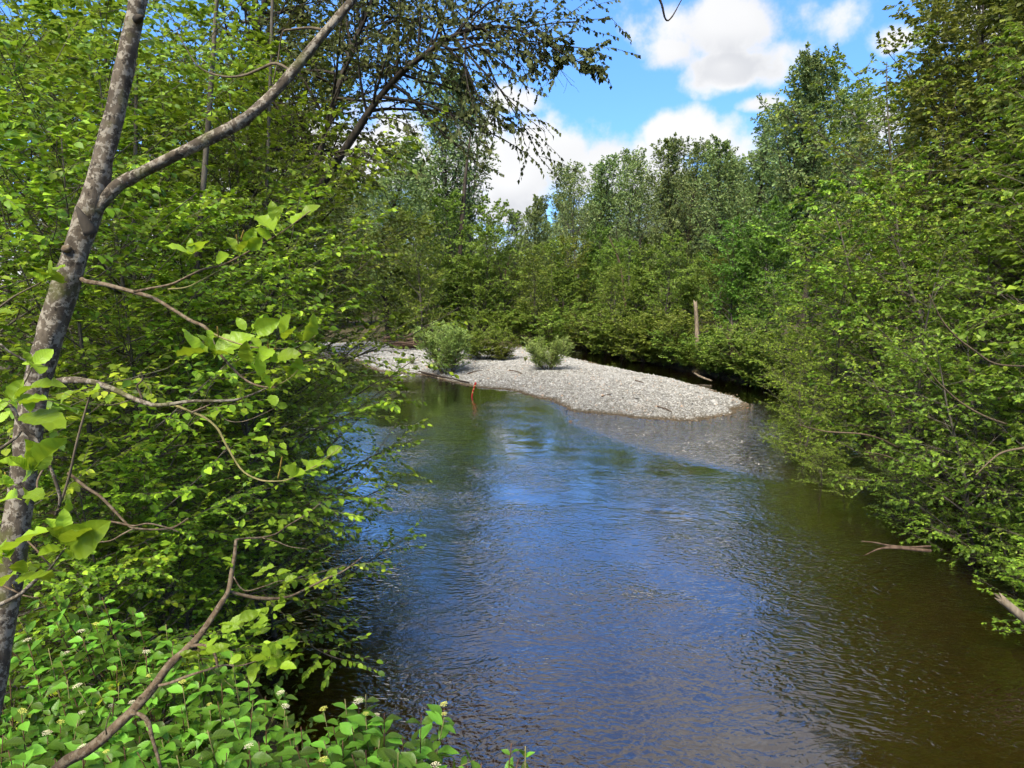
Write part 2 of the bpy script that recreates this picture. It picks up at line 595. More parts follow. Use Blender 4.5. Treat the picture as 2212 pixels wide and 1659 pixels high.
SHELF = [tuple(G(x, y, 0)[:2]) for x, y in ((1195, 868), (1300, 880), (1500, 880), (1640, 870), (1740, 960), (1680, 1030), (1520, 1000), (1360, 955), (1250, 918))]


def bar_z(Q):
    d = seg_dist(Q, BAR) + 0.30 * vnoise(Q, 0.55, 6) + 0.14 * vnoise(Q, 1.9, 7)
    shelf = np.clip(seg_dist(Q, SHELF) * 0.8 + 0.5, 0, 1)
    h = np.where(d > 0, 0.50 * (1 - np.exp(-np.maximum(d, 0) / 2.2)), np.maximum(d * (0.22 - 0.175 * shelf), -0.9))
    return h + 0.05 * vnoise(Q, 0.45, 3) * np.clip(d + 0.6, 0, 1) + 0.03 * vnoise(Q, 1.3, 4) * np.clip(d + 0.8, 0, 1)


def ground_z(Q):
    d = seg_dist(Q, RIVER)
    land = np.minimum(1.5, 0.9 * (1 - np.exp(d / 1.1)) + np.maximum(-d - 2, 0) * 0.03) + 0.12 * vnoise(Q, 0.5, 1) + 0.25 * vnoise(Q, 0.08, 2)
    bed = -np.minimum(1.1, 0.10 + d * 0.32) + 0.05 * vnoise(Q, 0.8, 5)
    return np.where(d > 0, bed, np.maximum(land, 0.05))


def gz(x, y):
    return float(ground_z(np.array([(x, y)]))[0])


def sheet(xs, ys, zf):
    X, Y = np.meshgrid(xs, ys)
    Q = np.stack([X.ravel(), Y.ravel()], -1)
    V = np.column_stack([Q, zf(Q)])
    i, j = np.meshgrid(np.arange(len(xs) - 1), np.arange(len(ys) - 1))
    a = (j * len(xs) + i).ravel()
    return Q, V, np.stack([a, a + 1, a + 1 + len(xs), a + len(xs)], -1)


# forest floor and river bed
m, t, out = new_mat('forest_floor')
co = t.coord()
zz = t.sep(co)[2]
n1 = t.noise(co, 2.2, 6.0, 0.62)
n2 = t.noise(co, 14.0, 4.0, 0.6)
soil = t.mix(t.step(n1, 0.38, 0.62), (0.050, 0.038, 0.024), (0.085, 0.068, 0.040))
soil = t.mix(t.m('MULTIPLY', t.step(n2, 0.5, 0.62), 0.7), soil, (0.040, 0.060, 0.018))
vo = t.voronoi(t.vm('MULTIPLY', co, (1.0, 1.3, 1.0)), 6.0)
cob = t.mix(t.step(vo[0], 0.1, 0.75), t.mix(t.sep(vo[1])[0], (0.10, 0.066, 0.028), (0.20, 0.145, 0.072)), (0.055, 0.036, 0.016))
c = t.mix(t.step(zz, -0.02, 0.12), cob, soil)
principled(t, out, c, 0.95, 0.15, t.bump(t.m('ADD', n1, n2), 0.8, 0.06))
MAT['floor'] = m
xs = np.unique(np.concatenate([np.array([-900, -400, -200, -120, -80, -55]), np.arange(-40, 40.1, 0.5), np.array([55, 80, 120, 200, 400, 900])]))
ys = np.unique(np.concatenate([np.array([-300, -120, -60, -30, -15]), np.arange(-8, 75, 0.5), np.array([85, 100, 130, 180, 260, 400, 800, 1500])]))
Q, V, Fq = sheet(xs, ys, ground_z)
structure(link('ground', make_mesh('ground', V, [(Fq, 0)], [MAT['floor']])))

# gravel bar: a bed of small stuff with single stones lying on it
m, t, out = new_mat('gravel')
co = t.coord()
vo = t.voronoi(t.vm('MULTIPLY', co, (1.0, 1.2, 1.0)), 13.0)
c = t.mix(t.sep(vo[1])[0], (0.175, 0.172, 0.162), (0.25, 0.247, 0.235))
c = t.mix(t.step(vo[0], 0.25, 0.7), c, (0.11, 0.10, 0.085))
wet = t.step(t.sep(co)[2], 0.0, 0.09)
c = t.mix(wet, t.mix(1.0, c, (0.42, 0.34, 0.22), 'MULTIPLY'), c)
principled(t, out, c, 0.9, 0.2, t.bump(t.m('SUBTRACT', 1.0, vo[0]), 0.9, 0.05))
MAT['gravel'] = m
Q, V, Fq = sheet(np.arange(-26, 14, 0.3), np.arange(14, 60, 0.3), bar_z)
dB = seg_dist(Q, BAR)
keep = (dB[Fq] > -2.2).all(1) | (seg_dist(Q, SHELF)[Fq] > -1.2).all(1)
used = np.unique(Fq[keep])
remap = np.full(len(V), -1)
remap[used] = np.arange(len(used))
gravel_bar = structure(link('gravel_bar', make_mesh('gravel_bar', V[used], [(remap[Fq[keep]], 0)], [MAT['gravel']])))

m, t, out = new_mat('river_stone')
tint = t.attr('tint')[2]
co = t.coord()
c = t.mix(t.step(tint, 0.0, 0.6), (0.19, 0.189, 0.18), (0.26, 0.258, 0.248))
c = t.mix(t.step(tint, 0.6, 1.0), c, (0.36, 0.357, 0.345))
c = t.mix(t.m('MULTIPLY', t.m('GREATER_THAN', t.m('FRACT', t.m('MULTIPLY', tint, 37.0)), 0.965), 0.6), c, (0.36, 0.23, 0.14))
pink = t.step(t.noise(co, 0.35, 2.0), 0.60, 0.72)
c = t.mix(t.m('MULTIPLY', pink, 0.22), c, (0.40, 0.27, 0.17))
wet = t.step(t.m('ADD', t.sep(co)[2], t.m('MULTIPLY', tint, 0.03)), 0.035, 0.10)
c = t.mix(wet, t.mix(1.0, c, (0.36, 0.27, 0.17), 'MULTIPLY'), c)
principled(t, out, c, 0.85, 0.25, t.bump(t.noise(co, 40.0, 3.0), 0.3, 0.01))
MAT['stone'] = m


def stone_batch(Q, z, size, rng):
    """flattened, uneven pebbles of 8 faces each"""
    k = 6
    th = np.arange(k) * 2 * math.pi / k
    ring = np.stack([np.cos(th), np.sin(th) * 0.75, np.zeros(k)], -1)
    V0 = np.vstack([ring - (0, 0, 0.12), [(0.1, 0, 0.42), (-0.15, 0.1, 0.40)]])
    N = len(Q)
    a = rng.random(N) * 6.28
    J = V0[None] * (1 + 0.28 * rng.normal(size=(N, 8, 1))) + rng.normal(size=(N, 8, 3)) * 0.06
    J[:, 6:, 2] *= (0.6 + 0.8 * rng.random(N))[:, None]
    tilt = rng.normal(size=(N, 2)) * 0.2
    J[:, :, 2] += J[:, :, 0] * tilt[:, :1] + J[:, :, 1] * tilt[:, 1:]
    x = J[..., 0] * np.cos(a)[:, None] - J[..., 1] * np.sin(a)[:, None]
    y = J[..., 0] * np.sin(a)[:, None] + J[..., 1] * np.cos(a)[:, None]
    V = np.stack([x, y, J[..., 2]], -1) * size[:, None, None] + np.column_stack([Q, z])[:, None]
    Ft = np.array([(5, 0, 6), (0, 1, 6), (1, 7, 6), (1, 2, 7), (2, 3, 7), (3, 4, 7), (4, 6, 7), (4, 5, 6)])
    Fs = (Ft[None] + (np.arange(N) * 8)[:, None, None]).reshape(-1, 3)
    return V.reshape(-1, 3), Fs, np.repeat(rng.random(N), 8)


rng = np.random.default_rng(11)
cand = np.column_stack([rng.uniform(-22, 13, 270000), rng.uniform(15.5, 56, 270000)])
dB = seg_dist(cand, BAR)
prob = np.clip(np.maximum(np.where(dB > 0, 1.0, np.exp(dB / 0.35) * 0.8), 0.45 * (seg_dist(cand, SHELF) > -0.2)), 0, 1) * np.clip((30 / cand[:, 1]) ** 1.2, 0, 1)
cand = cand[rng.random(len(cand)) < prob]
size = np.clip(rng.lognormal(math.log(0.039), 0.34, len(cand)), 0.03, 0.16) * np.clip(cand[:, 1] / 30, 1, 1.5)
V, Fs, tn = stone_batch(cand, bar_z(cand) + size * 0.06, size, rng)
st = link('stones', make_mesh('stones', V, [(Fs, 0)], [MAT['stone']], tn), gravel_bar)
st['kind'] = 'stuff'

# the river itself
m, t, out = new_mat('river_water')
co = t.coord()
depth = t.attr('depth')[2]
riff = t.attr('riffle')[2]
wv = t.vm('MULTIPLY', co, (0.85, 1.5, 1.0))
warp = t.vm('ADD', wv, t.vm('SCALE', t.vm('SUBTRACT', t.noise(co, 0.5, 2.0, color=True), (0.5, 0.5, 0.5)), s=0.9))
h1 = t.noise(warp, 9.5, 1.2, 0.5, 0.6)
h2 = t.noise(warp, 3.2, 2.0, 0.5, 0.9)
h3 = t.noise(warp, 0.9, 2.0, 0.5, 0.5)
calm = t.step(t.noise(co, 0.28, 3.0, 0.5, 0.5), 0.36, 0.66)
amp = t.m('ADD', t.m('ADD', 0.25, t.m('MULTIPLY', calm, 1.25)), t.m('MULTIPLY', riff, 4.5))
far = t.step(t.sep(co)[1], 7.0, 30.0)
amp = t.m('MULTIPLY', amp, t.m('ADD', t.m('SUBTRACT', 1.35, t.m('MULTIPLY', far, 1.0)), t.m('MULTIPLY', riff, 0.8)))
H = t.m('ADD', t.m('MULTIPLY', h1, t.m('MULTIPLY', amp, 0.0125)), t.m('ADD', t.m('MULTIPLY', h2, t.m('MULTIPLY', amp, 0.0115)), t.m('MULTIPLY', h3, 0.022)))
nb = t.bump(H, 1.0, 1.0)
gl = t.node('ShaderNodeBsdfGlossy')
t.put(gl.inputs['Roughness'], t.m('ADD', 0.006, t.m('MULTIPLY', riff, 0.08)))
gl.inputs['Color'].default_value = (0.95, 0.97, 1.0, 1)
t.put(gl.inputs['Normal'], nb)
fr = t.node('ShaderNodeFresnel')
fr.inputs[0].default_value = 1.47
t.put(fr.inputs['Normal'], nb)
tp = t.node('ShaderNodeBsdfTransparent')
tp.inputs[0].default_value = (0.50, 0.34, 0.15, 1)
df = t.node('ShaderNodeBsdfDiffuse')
df.inputs[0].default_value = (0.016, 0.0068, 0.0018, 1)
body = t.node('ShaderNodeMixShader')
t.put(body.inputs[0], t.m('SUBTRACT', 1.0, t.m('EXPONENT', t.m('MULTIPLY', depth, -1.0))))
t.put(body.inputs[1], tp.outputs[0])
t.put(body.inputs[2], df.outputs[0])
fo = t.node('ShaderNodeBsdfDiffuse')
fo.inputs[0].default_value = (0.34, 0.33, 0.30, 1)
streak = t.step(t.noise(t.vm('MULTIPLY', warp, (2.2, 6.0, 1.0)), 1.6, 5.0, 0.65), 0.47, 0.66)
body2 = t.node('ShaderNodeMixShader')
t.put(body2.inputs[0], t.m('MULTIPLY', t.m('MULTIPLY', riff, streak), 0.75))
t.put(body2.inputs[1], body.outputs[0])
t.put(body2.inputs[2], fo.outputs[0])
surf = t.node('ShaderNodeMixShader')
t.put(surf.inputs[0], t.m('MINIMUM', t.m('MULTIPLY', fr.outputs[0], 3.0), 0.88))
t.put(surf.inputs[1], body2.outputs[0])
t.put(surf.inputs[2], gl.outputs[0])
t.put(out.inputs[0], surf.outputs[0])
MAT['water'] = m
Q, V, Fq = sheet(np.arange(-26, 14.1, 0.3), np.arange(-10, 67.1, 0.3), lambda q: np.zeros(len(q)))
bed = np.maximum(ground_z(Q), bar_z(Q))
near_bar = seg_dist(Q, BAR)
rf = np.clip(seg_dist(Q, SHELF) * 1.6 + 0.55, 0, 1) * (0.75 + 0.25 * vnoise(Q, 0.9, 12))
river = structure(link('river_water', make_mesh('river_water', V, [(Fq, 0)], [MAT['water']], extra={'depth': np.maximum(-bed, 0), 'riffle': rf})))


# ------------------------------------------------------------------ tree kinds
def grow(seed, H, r0, stems=1, spread=0.0, lean=0.0, wob=0.04, t0=0.2, t1=0.99, n1=30, n2=9, n3=0, m=12, lf=0.28, prof=None, a1=1.0, trop1=0.4,
         l2=0.32, trop2=-0.1, l3=0.4, leaf=LEAF4, size=0.07, droop=0.35, tilt=0.45, planar=True, mats=('leaf_alder', 'bark_twig', 'bark_grey'),
         name='tree', sides=7, extra=None, out=0.95):
    """one kind of tree: a wood mesh (stems and main limbs) and a crown mesh (twigs and leaves)"""
    rng = np.random.default_rng(seed)
    prof = prof or (lambda t: np.sin(np.clip((1 - t) * 1.0 + 0.12, 0, 1) ** 0.75 * math.pi * 0.62))
    az = np.arange(stems) * 6.283 / max(stems, 1) + rng.random(stems)
    sp = spread * (0.5 + 0.7 * rng.random(stems)) + lean
    d = np.stack([np.cos(az) * np.sin(sp), np.sin(az) * np.sin(sp), np.cos(sp)], -1)
    L = H * (1 - (0.35 * rng.random(stems) if stems > 1 else 0)) * np.ones(stems)
    base = np.stack([np.cos(az), np.sin(az), np.zeros(stems)], -1) * (0.12 if stems > 1 else 0) - np.array((0, 0, 0.15))
    S = walk(base, d, L / np.cos(np.minimum(sp, 1.0)) * 0.97, 14, 0.25 if stems > 1 else 0.6, wob, rng)
    SR = r0 * (1 - 0.90 * np.linspace(0, 1, 14) ** 0.9)[None] * np.ones((stems, 1)) * (0.7 + 0.3 * L / H)[:, None]
    B1, L1, R1 = spawn(S, L, SR, n1, t0, t1, a1, 0.16, lambda t: lf * prof((t - t0) / (1 - t0)), 8, trop1, 0.07, rng)
    B2, L2, R2 = spawn(B1, L1, R1, n2, 0.15, 1.0, 0.8, 0.2, lambda t: l2 * (1.15 - 0.6 * t), 5, trop2, 0.10, rng, planar=planar)
    last, lr = B2, R2
    if n3:
        last, L3, lr = spawn(B2, L2, R2, n3, 0.1, 1.0, 0.75, 0.25, lambda t: l3 * (1.1 - 0.4 * t), 4, trop2, 0.12, rng, planar=planar)
    wood = Builder()
    wood.add(*tubes(S, SR, sides), 0, 0.5)
    wood.add(*tubes(B1, np.maximum(R1, 0.004), 5), 0, 0.5)
    wm = wood.mesh(name + '_trunk', [MAT[mats[2]]])
    cr = Builder()
    cr.add(*tubes(B2, np.maximum(R2, 0.0025), 3), 1, 0.5)
    if n3:
        cr.add(*tubes(last[:, ::3], np.maximum(lr[:, ::3], 0.0025), 3), 1, 0.5)
    pos, dd, nr = leaf_spots(last, m, rng, out=out, droop=droop, tilt=tilt)
    keepn = rng.random(len(pos)) < 0.93
    pos, dd, nr = pos[keepn], dd[keepn], nr[keepn]
    sz = size * (0.55 + 0.75 * rng.random(len(pos)))
    V, fs, tn = leaves(pos, dd, nr, sz, leaf, rng)
    cr.add(V, fs, 0, tn)
    cm = cr.mesh(name + '_crown', [MAT[mats[0]], MAT[mats[1]]])
    top = max(float(V[:, 2].max()), 0.1)
    return wm, cm, top


def place(kind, x, y, top, name, label, cat, group=None, rz=None, wide=1.0, z=None, tilt=(0, 0)):
    """a tree (or shrub) of one kind whose crown reaches the height top"""
    wm, cm, H = kind
    z = gz(x, y) - 0.05 if z is None else z
    s = (top - z) / H
    e = link(name, None, None, (x, y, z), 0, (s * wide, s * wide, s))
    e.rotation_euler = (tilt[0], tilt[1], random.uniform(0, 6.28) if rz is None else rz)
    e.empty_display_size = 0.2
    link('stems' if cat == 'shrub' else 'trunk', wm, e)
    link('foliage' if cat == 'shrub' else 'crown', cm, e)
    tag(e, label, cat, group)
    return e


def at(px, d):
    """ground position below a picture column, d metres ahead"""
    return (px - 1106.0) / F_PX * d * 1.0, d


def top_at(py, d):
    return float(P(1106, py, d)[2])


random.seed(5)
oval = lambda t: np.sqrt(np.clip(1 - (2 * t - 0.75) ** 2 / 1.65, 0.02, 1))
cone = lambda t: np.clip(1.05 - t, 0.08, 1)
COTTON = [grow(20 + i, 20, 0.26, t0=0.18 + 0.06 * (i % 3), n1=46, n2=9, n3=6, m=10, lf=0.19 + 0.03 * (i % 2), prof=oval, a1=0.72, trop1=0.55, l2=0.38, trop2=0.05, l3=0.42,
               leaf=LEAF2, size=0.185, planar=False, mats=('leaf_cotton', 'bark_grey', 'bark_dark'), name='cottonwood', wob=0.05, tilt=0.9) for i in range(5)]
SPARSE = [grow(40 + i, 20, 0.22, t0=0.38, n1=24, n2=8, n3=5, m=6, lf=0.23, prof=oval, a1=0.62, trop1=0.6, l2=0.40, trop2=0.1, l3=0.45, leaf=LEAF2, size=0.23,
               planar=False, mats=('leaf_cotton', 'bark_grey', 'bark_grey'), name='sparse_cottonwood', wob=0.06, tilt=0.9) for i in range(2)]
UNDER = [grow(50 + i, 8, 0.09, stems=1 + i % 2, spread=0.12, t0=0.08, n1=32, n2=9, n3=5, m=8, lf=0.30, prof=oval, a1=0.95, trop1=0.35, l2=0.36, l3=0.45, leaf=LEAF2, size=0.125,
              mats=(('leaf_fresh', 'leaf_under', 'leaf_fresh', 'leaf_maple')[i], 'bark_twig', 'bark_grey'), name='understory_tree', tilt=0.6) for i in range(4)]
SHRUB = [grow(60 + i, 3.0, 0.03, stems=7, spread=0.55, t0=0.12, n1=12, n2=7, n3=4, m=8, lf=0.34, prof=oval, a1=0.8, trop1=0.4, l2=0.42, l3=0.5, leaf=LEAF2, size=0.085,
              mats=('leaf_under' if i % 2 else 'leaf_fresh', 'bark_twig', 'bark_twig'), name='bank_shrub', tilt=0.6, sides=5) for i in range(4)]
WILLOWS = [grow(70 + i, 2.4, 0.018, stems=16, spread=0.42, t0=0.15, n1=11, n2=6, m=17, lf=0.28, prof=oval, a1=0.45, trop1=0.5, l2=0.5, trop2=0.4, leaf=WILLOW, size=0.10,
                planar=False, mats=('leaf_willow', 'bark_twig', 'bark_twig'), name='willow', droop=-0.1, tilt=0.9, sides=4, out=0.6) for i in range(2)]
SAPLING = [grow(80 + i, 7.5, 0.05, t0=0.06, n1=46, n2=14, m=16, lf=0.37, prof=oval, a1=1.1, trop1=0.2, l2=0.36, trop2=-0.25, leaf=LEAF8, size=(0.090, 0.066, 0.084, 0.072)[i],
                mats=(('leaf_alder', 'leaf_hazel')[i % 2], 'bark_twig', 'bark_grey'), name='alder_sapling', wob=0.03, droop=0.3, tilt=0.4) for i in range(4)]
BANKTREE = [grow(90 + i, 9.0, 0.07, stems=3, spread=0.30, t0=0.05, n1=24, n2=10, n3=3, m=9, lf=0.31, prof=oval, a1=1.05, trop1=0.2, l2=0.38, l3=0.42, trop2=-0.25, leaf=LEAF4, size=(0.095, 0.075, 0.088, 0.08)[i],
                 mats=(('leaf_bank', 'leaf_hazel')[i % 2], 'bark_twig', 'bark_grey'), name='bank_alder', wob=0.05, droop=0.3, tilt=0.45) for i in range(4)]
TALLNEAR = [grow(100 + i, 18, 0.18, t0=0.15, n1=42, n2=11, n3=7, m=9, lf=0.23, prof=oval, a1=0.85, trop1=0.4, l2=0.36, l3=0.40, trop2=0.0, leaf=LEAF2, size=0.15,
                 planar=False, mats=('leaf_olive', 'bark_grey', 'bark_dark'), name='tall_cottonwood', wob=0.04, tilt=0.8, droop=0.6) for i in range(2)]

# ------------------------------------------------------------------ far forest behind the bar
FRONT = [(955, 58, 185, 1), (1015, 60, 200, 5), (1120, 66, 445, 0), (1165, 62, 415, 2), (1215, 66, 350, 6), (1258, 60, 345, 5), (1310, 66, 338, 3), (1358, 61, 330, 6),
         (1398, 66, 318, 5), (1440, 60, 300, 4), (1487, 66, 296, 1), (1545, 58, 300, 2), (1612, 62, 262, 0), (1672, 56, 185, 3), (1730, 54, 158, 4), (1790, 58, 235, 2), (1845, 52, 205, 6)]
KINDS7 = COTTON + SPARSE
WHERE = ['tall cottonwood behind the bar, leftmost of the far row of trees', 'thin open-crowned cottonwood with dark straight trunk behind the willow bush with tall shoots',
         'low cottonwood at the dip in the far treetops', 'cottonwood just right of the dip in the far treetops', 'see-through cottonwood in the far row under the low white cloud',
         'open cottonwood with sky between its limbs, above the round willow bush', 'full-crowned cottonwood in the far row, right of the open see-through pair',
         'thin see-through cottonwood beside the leaning pale dead trunk', 'sparse cottonwood with bare upper twigs left of the tall clump', 'broad cottonwood in the far row with brownish twigs in its top',
         'cottonwood with dense dark crown above the tall bare snag', 'cottonwood of middle height just right of the bare snag', 'round-topped cottonwood at the left shoulder of the tallest far clump',
         'second tallest far cottonwood, leaning towards the tallest one', 'tallest far cottonwood with feathery top against the blue sky', 'lower cottonwood behind the tallest far one, white cloud behind its top',
         'thin cottonwood between the tallest far tree and the right bank trees']
for (px, d, py, k), lab in zip(FRONT, WHERE):
    x, y = at(px, d)
    place(KINDS7[k], x, y, top_at(py - (22 if px > 1580 or px < 1050 else -8), d), 'cottonwood_tree', lab, 'tree', 'cottonwoods of the far row', wide=1.0)
rng = np.random.default_rng(3)
for i in range(60):                       # the wood behind the front row
    px = 560 + i * 24 + rng.uniform(-12, 12)
    d = rng.uniform(72, 105)
    prof_py = np.interp(px, [560, 900, 1000, 1080, 1200, 1400, 1600, 1700, 1900, 2000], [360, 350, 420, 500, 415, 375, 335, 305, 300, 300]) + rng.uniform(-10, 60)
    x, y = at(px, d)
    place(KINDS7[int(rng.integers(0, 7))], x, y, top_at(prof_py, d), 'forest_tree', 'tall dark tree deep in the far wood behind the front row', 'tree', 'trees deep in the far wood', wide=1.0)
rng = np.random.default_rng(4)
for i in range(44):                       # darker low wood that closes the view at the very back
    px = 560 + i * 33 + rng.uniform(-10, 10)
    d = rng.uniform(98, 125)
    x, y = at(px, d)
    place(UNDER[(1, 3)[i % 2]], x, y, top_at(rng.uniform(490, 560), d), 'backwood_tree', 'dim tree at the very back, seen only between the far trunks', 'tree', 'trees at the very back of the wood', wide=1.5)
UNDERL = [(905, 47, 520, 0, 'dark green understory tree behind the log jam'), (1045, 50, 560, 1, 'grey-green understory tree between the straight dark trunk and the fallen pole'),
          (1100, 52, 500, 2, 'bushy light green tree behind the middle willow bushes'), (1150, 49, 610, 0, 'yellow-green understory tree above the round willow bush'),
          (1205, 52, 590, 1, 'understory tree just left of the short broken stump'), (1262, 56, 640, 2, 'small tree in the dark gap between far trunks'),
          (1322, 47.5, 640, 0, 'pointed light green tree at the water beyond the bar'), (1372, 50, 600, 1, 'understory tree behind the pointed light green one'),
          (1430, 46, 575, 2, 'yellow-green tree beside the leaning pale dead trunk'), (1475, 47, 620, 1, 'understory tree just left of the tall bare snag'),
          (1555, 45, 610, 0, 'understory tree just right of the tall bare snag'), (1590, 42, 540, 3, 'bright emerald maple left of the right bank thicket'),
          (1650, 40, 500, 3, 'second emerald maple touching the right bank thicket'), (1000, 54, 480, 2, 'slim understory tree by the straight dark trunk'),
          (860, 50, 560, 1, 'shaded understory tree left of the log jam'), (1280, 60, 560, 3, 'fresh green tree in the middle of the far wood')]
for px, d, py, k, lab in UNDERL:
    x, y = at(px, d)
    place(UNDER[k], x, y, top_at(py - 75, d), 'understory_tree', lab, 'tree', 'understory trees at the edge of the far wood', wide=0.85)
rng = np.random.default_rng(8)
for i in range(56):                       # low growth under the far trees
    px = 640 + i * 20 + rng.uniform(-12, 12)
    d = rng.uniform(52, 74)
    x, y = at(px, d)
    place(UNDER[int(rng.integers(0, 4)) % 3], x, y, top_at(rng.uniform(500, 660), d), 'understory_tree', 'shaded small tree among the trunks of the far wood', 'tree', 'small trees inside the far wood', wide=1.1)
BANKS = [(1248, 47.5, 705, 'low shrub where the side channel disappears'), (1285, 45, 700, 'rounded shrub on the far bank of the side channel, upstream end'),
         (1325, 42.5, 695, 'light green shrub at the water below the pointed tree'), (1370, 40.5, 715, 'shrub on the side channel bank with pale roots below'),
         (1412, 39, 690, 'dark shrub on the side channel bank left of the snag'), (1455, 37, 740, 'shrub on the side channel bank in front of the snag, left one'),
         (1497, 35.5, 778, 'leafy shrub straight below the tall bare snag'), (1540, 34, 745, 'shrub on the side channel bank above the fallen white branch'),
         (1580, 32.5, 735, 'shrub on the side channel bank beside the short leaning stump'), (1622, 31, 720, 'last side channel shrub before the right bank thicket'),
         (1100, 48, 690, 'low shrub in shade behind the middle willow bushes'), (1180, 49, 690, 'yellow-green shrub behind the round willow bush'),
         (890, 49, 690, 'dark shrub behind the driftwood pile')]
for i, (px, d, py, lab) in enumerate(BANKS):
    x, y = at(px, d)
    if px > 1230:
        x += 0.95
    place(SHRUB[i % 4], x, y, top_at(py - 40, d), 'bank_shrub', lab, 'shrub', 'shrubs along the side channel', wide=1.3)

rng = np.random.default_rng(21)
for i in range(16):                       # fringe right at the water
    f = (i + rng.random()) / 16
    y = 31.5 + 17 * f
    x = float(np.interp(y, [30.5, 35, 42, 48], [12.6, 10.8, 8.0, 5.6])) + 0.25
    place(SHRUB[i % 4], x, y, rng.uniform(1.3, 1.9), 'fringe_shrub', 'small shrub of the green fringe at the side channel waterline', 'shrub', 'fringe along the side channel', wide=1.5)

# ------------------------------------------------------------------ bushes on the bar
for px, py, pt, k, wd, lab in ((966, 797, 690, 0, 1.4, 'grey-green willow bush with tall shoots on the gravel bar'),
                               (1183, 800, 722, 1, 1.7, 'round willow bush standing alone on the gravel bar')):
    g = G(px, py, 0.4)
    place(WILLOWS[k], g[0], g[1], top_at(pt, g[1]), 'willow_bush', lab, 'shrub', None, wide=wd, z=float(bar_z(g[None, :2])[0]) - 0.05)
for px, py, pt, k, wd, lab in ((1045, 778, 700, 0, 1.5, 'wide green bush between the two willow bushes'), (1085, 780, 728, 2, 1.5, 'low dark green bush beside the wide one on the bar'),
                               (1020, 765, 690, 1, 1.0, 'green bush just behind the willow with tall shoots')):
    g = G(px, py, 0.4)
    place(SHRUB[k], g[0], g[1], top_at(pt, g[1]), 'bar_bush', lab, 'shrub', None, wide=wd, z=float(bar_z(g[None, :2])[0]) - 0.05)
for px, py, pt, lab in ((890, 782, 768, 'tiny tuft of grass on the bar left of the willow with tall shoots'), (1135, 782, 770, 'tiny tuft left of the round willow bush')):
    g = G(px, py, 0.4)
    place(WILLOWS[1], g[0], g[1], top_at(pt, g[1]), 'bar_tuft', lab, 'shrub', None, z=float(bar_z(g[None, :2])[0]) - 0.02)

# ------------------------------------------------------------------ right bank thicket
RIGHT = [(11.4, 25.5, 690, 0, 'rounded bank alder at the tip of the gravel bar'), (13.2, 29, 560, 1, 'bank alder behind the rounded one at the bar tip'),
         (10.6, 21, 480, 2, 'tall many-stemmed alder opposite the riffle'), (8.2, 17.6, 760, 3, 'low overhanging alder by the riffle, leaves brushing the water'),
         (11.2, 18.5, 300, 0, 'alder with light crown edge against the far trees'), (9.2, 14.2, 470, 1, 'alder halfway along the right bank thicket'),
         (11.8, 15.5, 150, 2, 'taller alder behind the middle of the right thicket'), (8.8, 11.4, 540, 3, 'alder whose low boughs hang over the dark pool'),
         (10.6, 11.5, 0, 0, 'bright alder at the right edge, upper half'), (8.9, 9.0, 820, 1, 'low alder at the right edge above the wooden post'),
         (11.0, 9.0, 40, 2, 'alder cut by the right edge of the picture'), (14.8, 21, 60, 3, 'dark alder filling the upper right thicket'), (15.5, 28, 400, 0, 'alder far back between thicket and far wood'),
         (12.8, 12.5, -80, 1, 'alder behind the bright one at the right edge')]
ALDERS = []
for i, (x, y, py, k, lab) in enumerate(RIGHT):
    ALDERS.append(place(BANKTREE[k], x, y, top_at(py, y), 'bank_alder', lab, 'tree', 'alders of the right bank thicket', wide=1.12))
for x, y, py, k, lab in ((17.0, 24, -60, 0, 'tall dark cottonwood rising out of the top right corner'), (18.5, 19, -260, 1, 'towering cottonwood cut off by the top right corner'),
                         (17.6, 30, 120, 1, 'slim tall cottonwood at the left edge of the right bank trees'), (19.5, 27, -200, 0, 'cottonwood behind the towering ones at the right edge'), (14.2, 16, -420, 0, 'dark cottonwood whose crown overhangs the right edge, upper part'), (13.6, 12, -600, 1, 'cottonwood right of the picture with boughs entering the top right'), (15.6, 20, -180, 1, 'tall cottonwood above the middle of the right thicket'), (16.8, 21, 30, 1, 'leafy cottonwood in front of the towering ones, upper right'), (20.5, 21, -150, 0, 'cottonwood deep in the top right corner')):
    place(TALLNEAR[k], x, y, top_at(py, y), 'tall_cottonwood', lab, 'tree', 'tall cottonwoods of the right bank', wide=1.2)
for i, (x, y, py, lab) in enumerate(((8.6, 19.5, 900, 'low shrub at the waterline by the riffle'), (7.9, 15.5, 960, 'low shrub dipping into the water below the thicket'),
                                     (8.4, 12.6, 1010, 'low shrub over the dark pool'), (8.7, 10.2, 1080, 'low shrub beside the bleached dead branch'),
                                     (8.3, 8.4, 1130, 'low shrub at the wooden post'), (11.3, 24.5, 830, 'low shrub at the bar tip'))):
    place(BANKTREE[i % 4], x, y, top_at(py, y), 'overhanging_shrub', lab, 'shrub', 'low shrubs along the right waterline', wide=1.5)

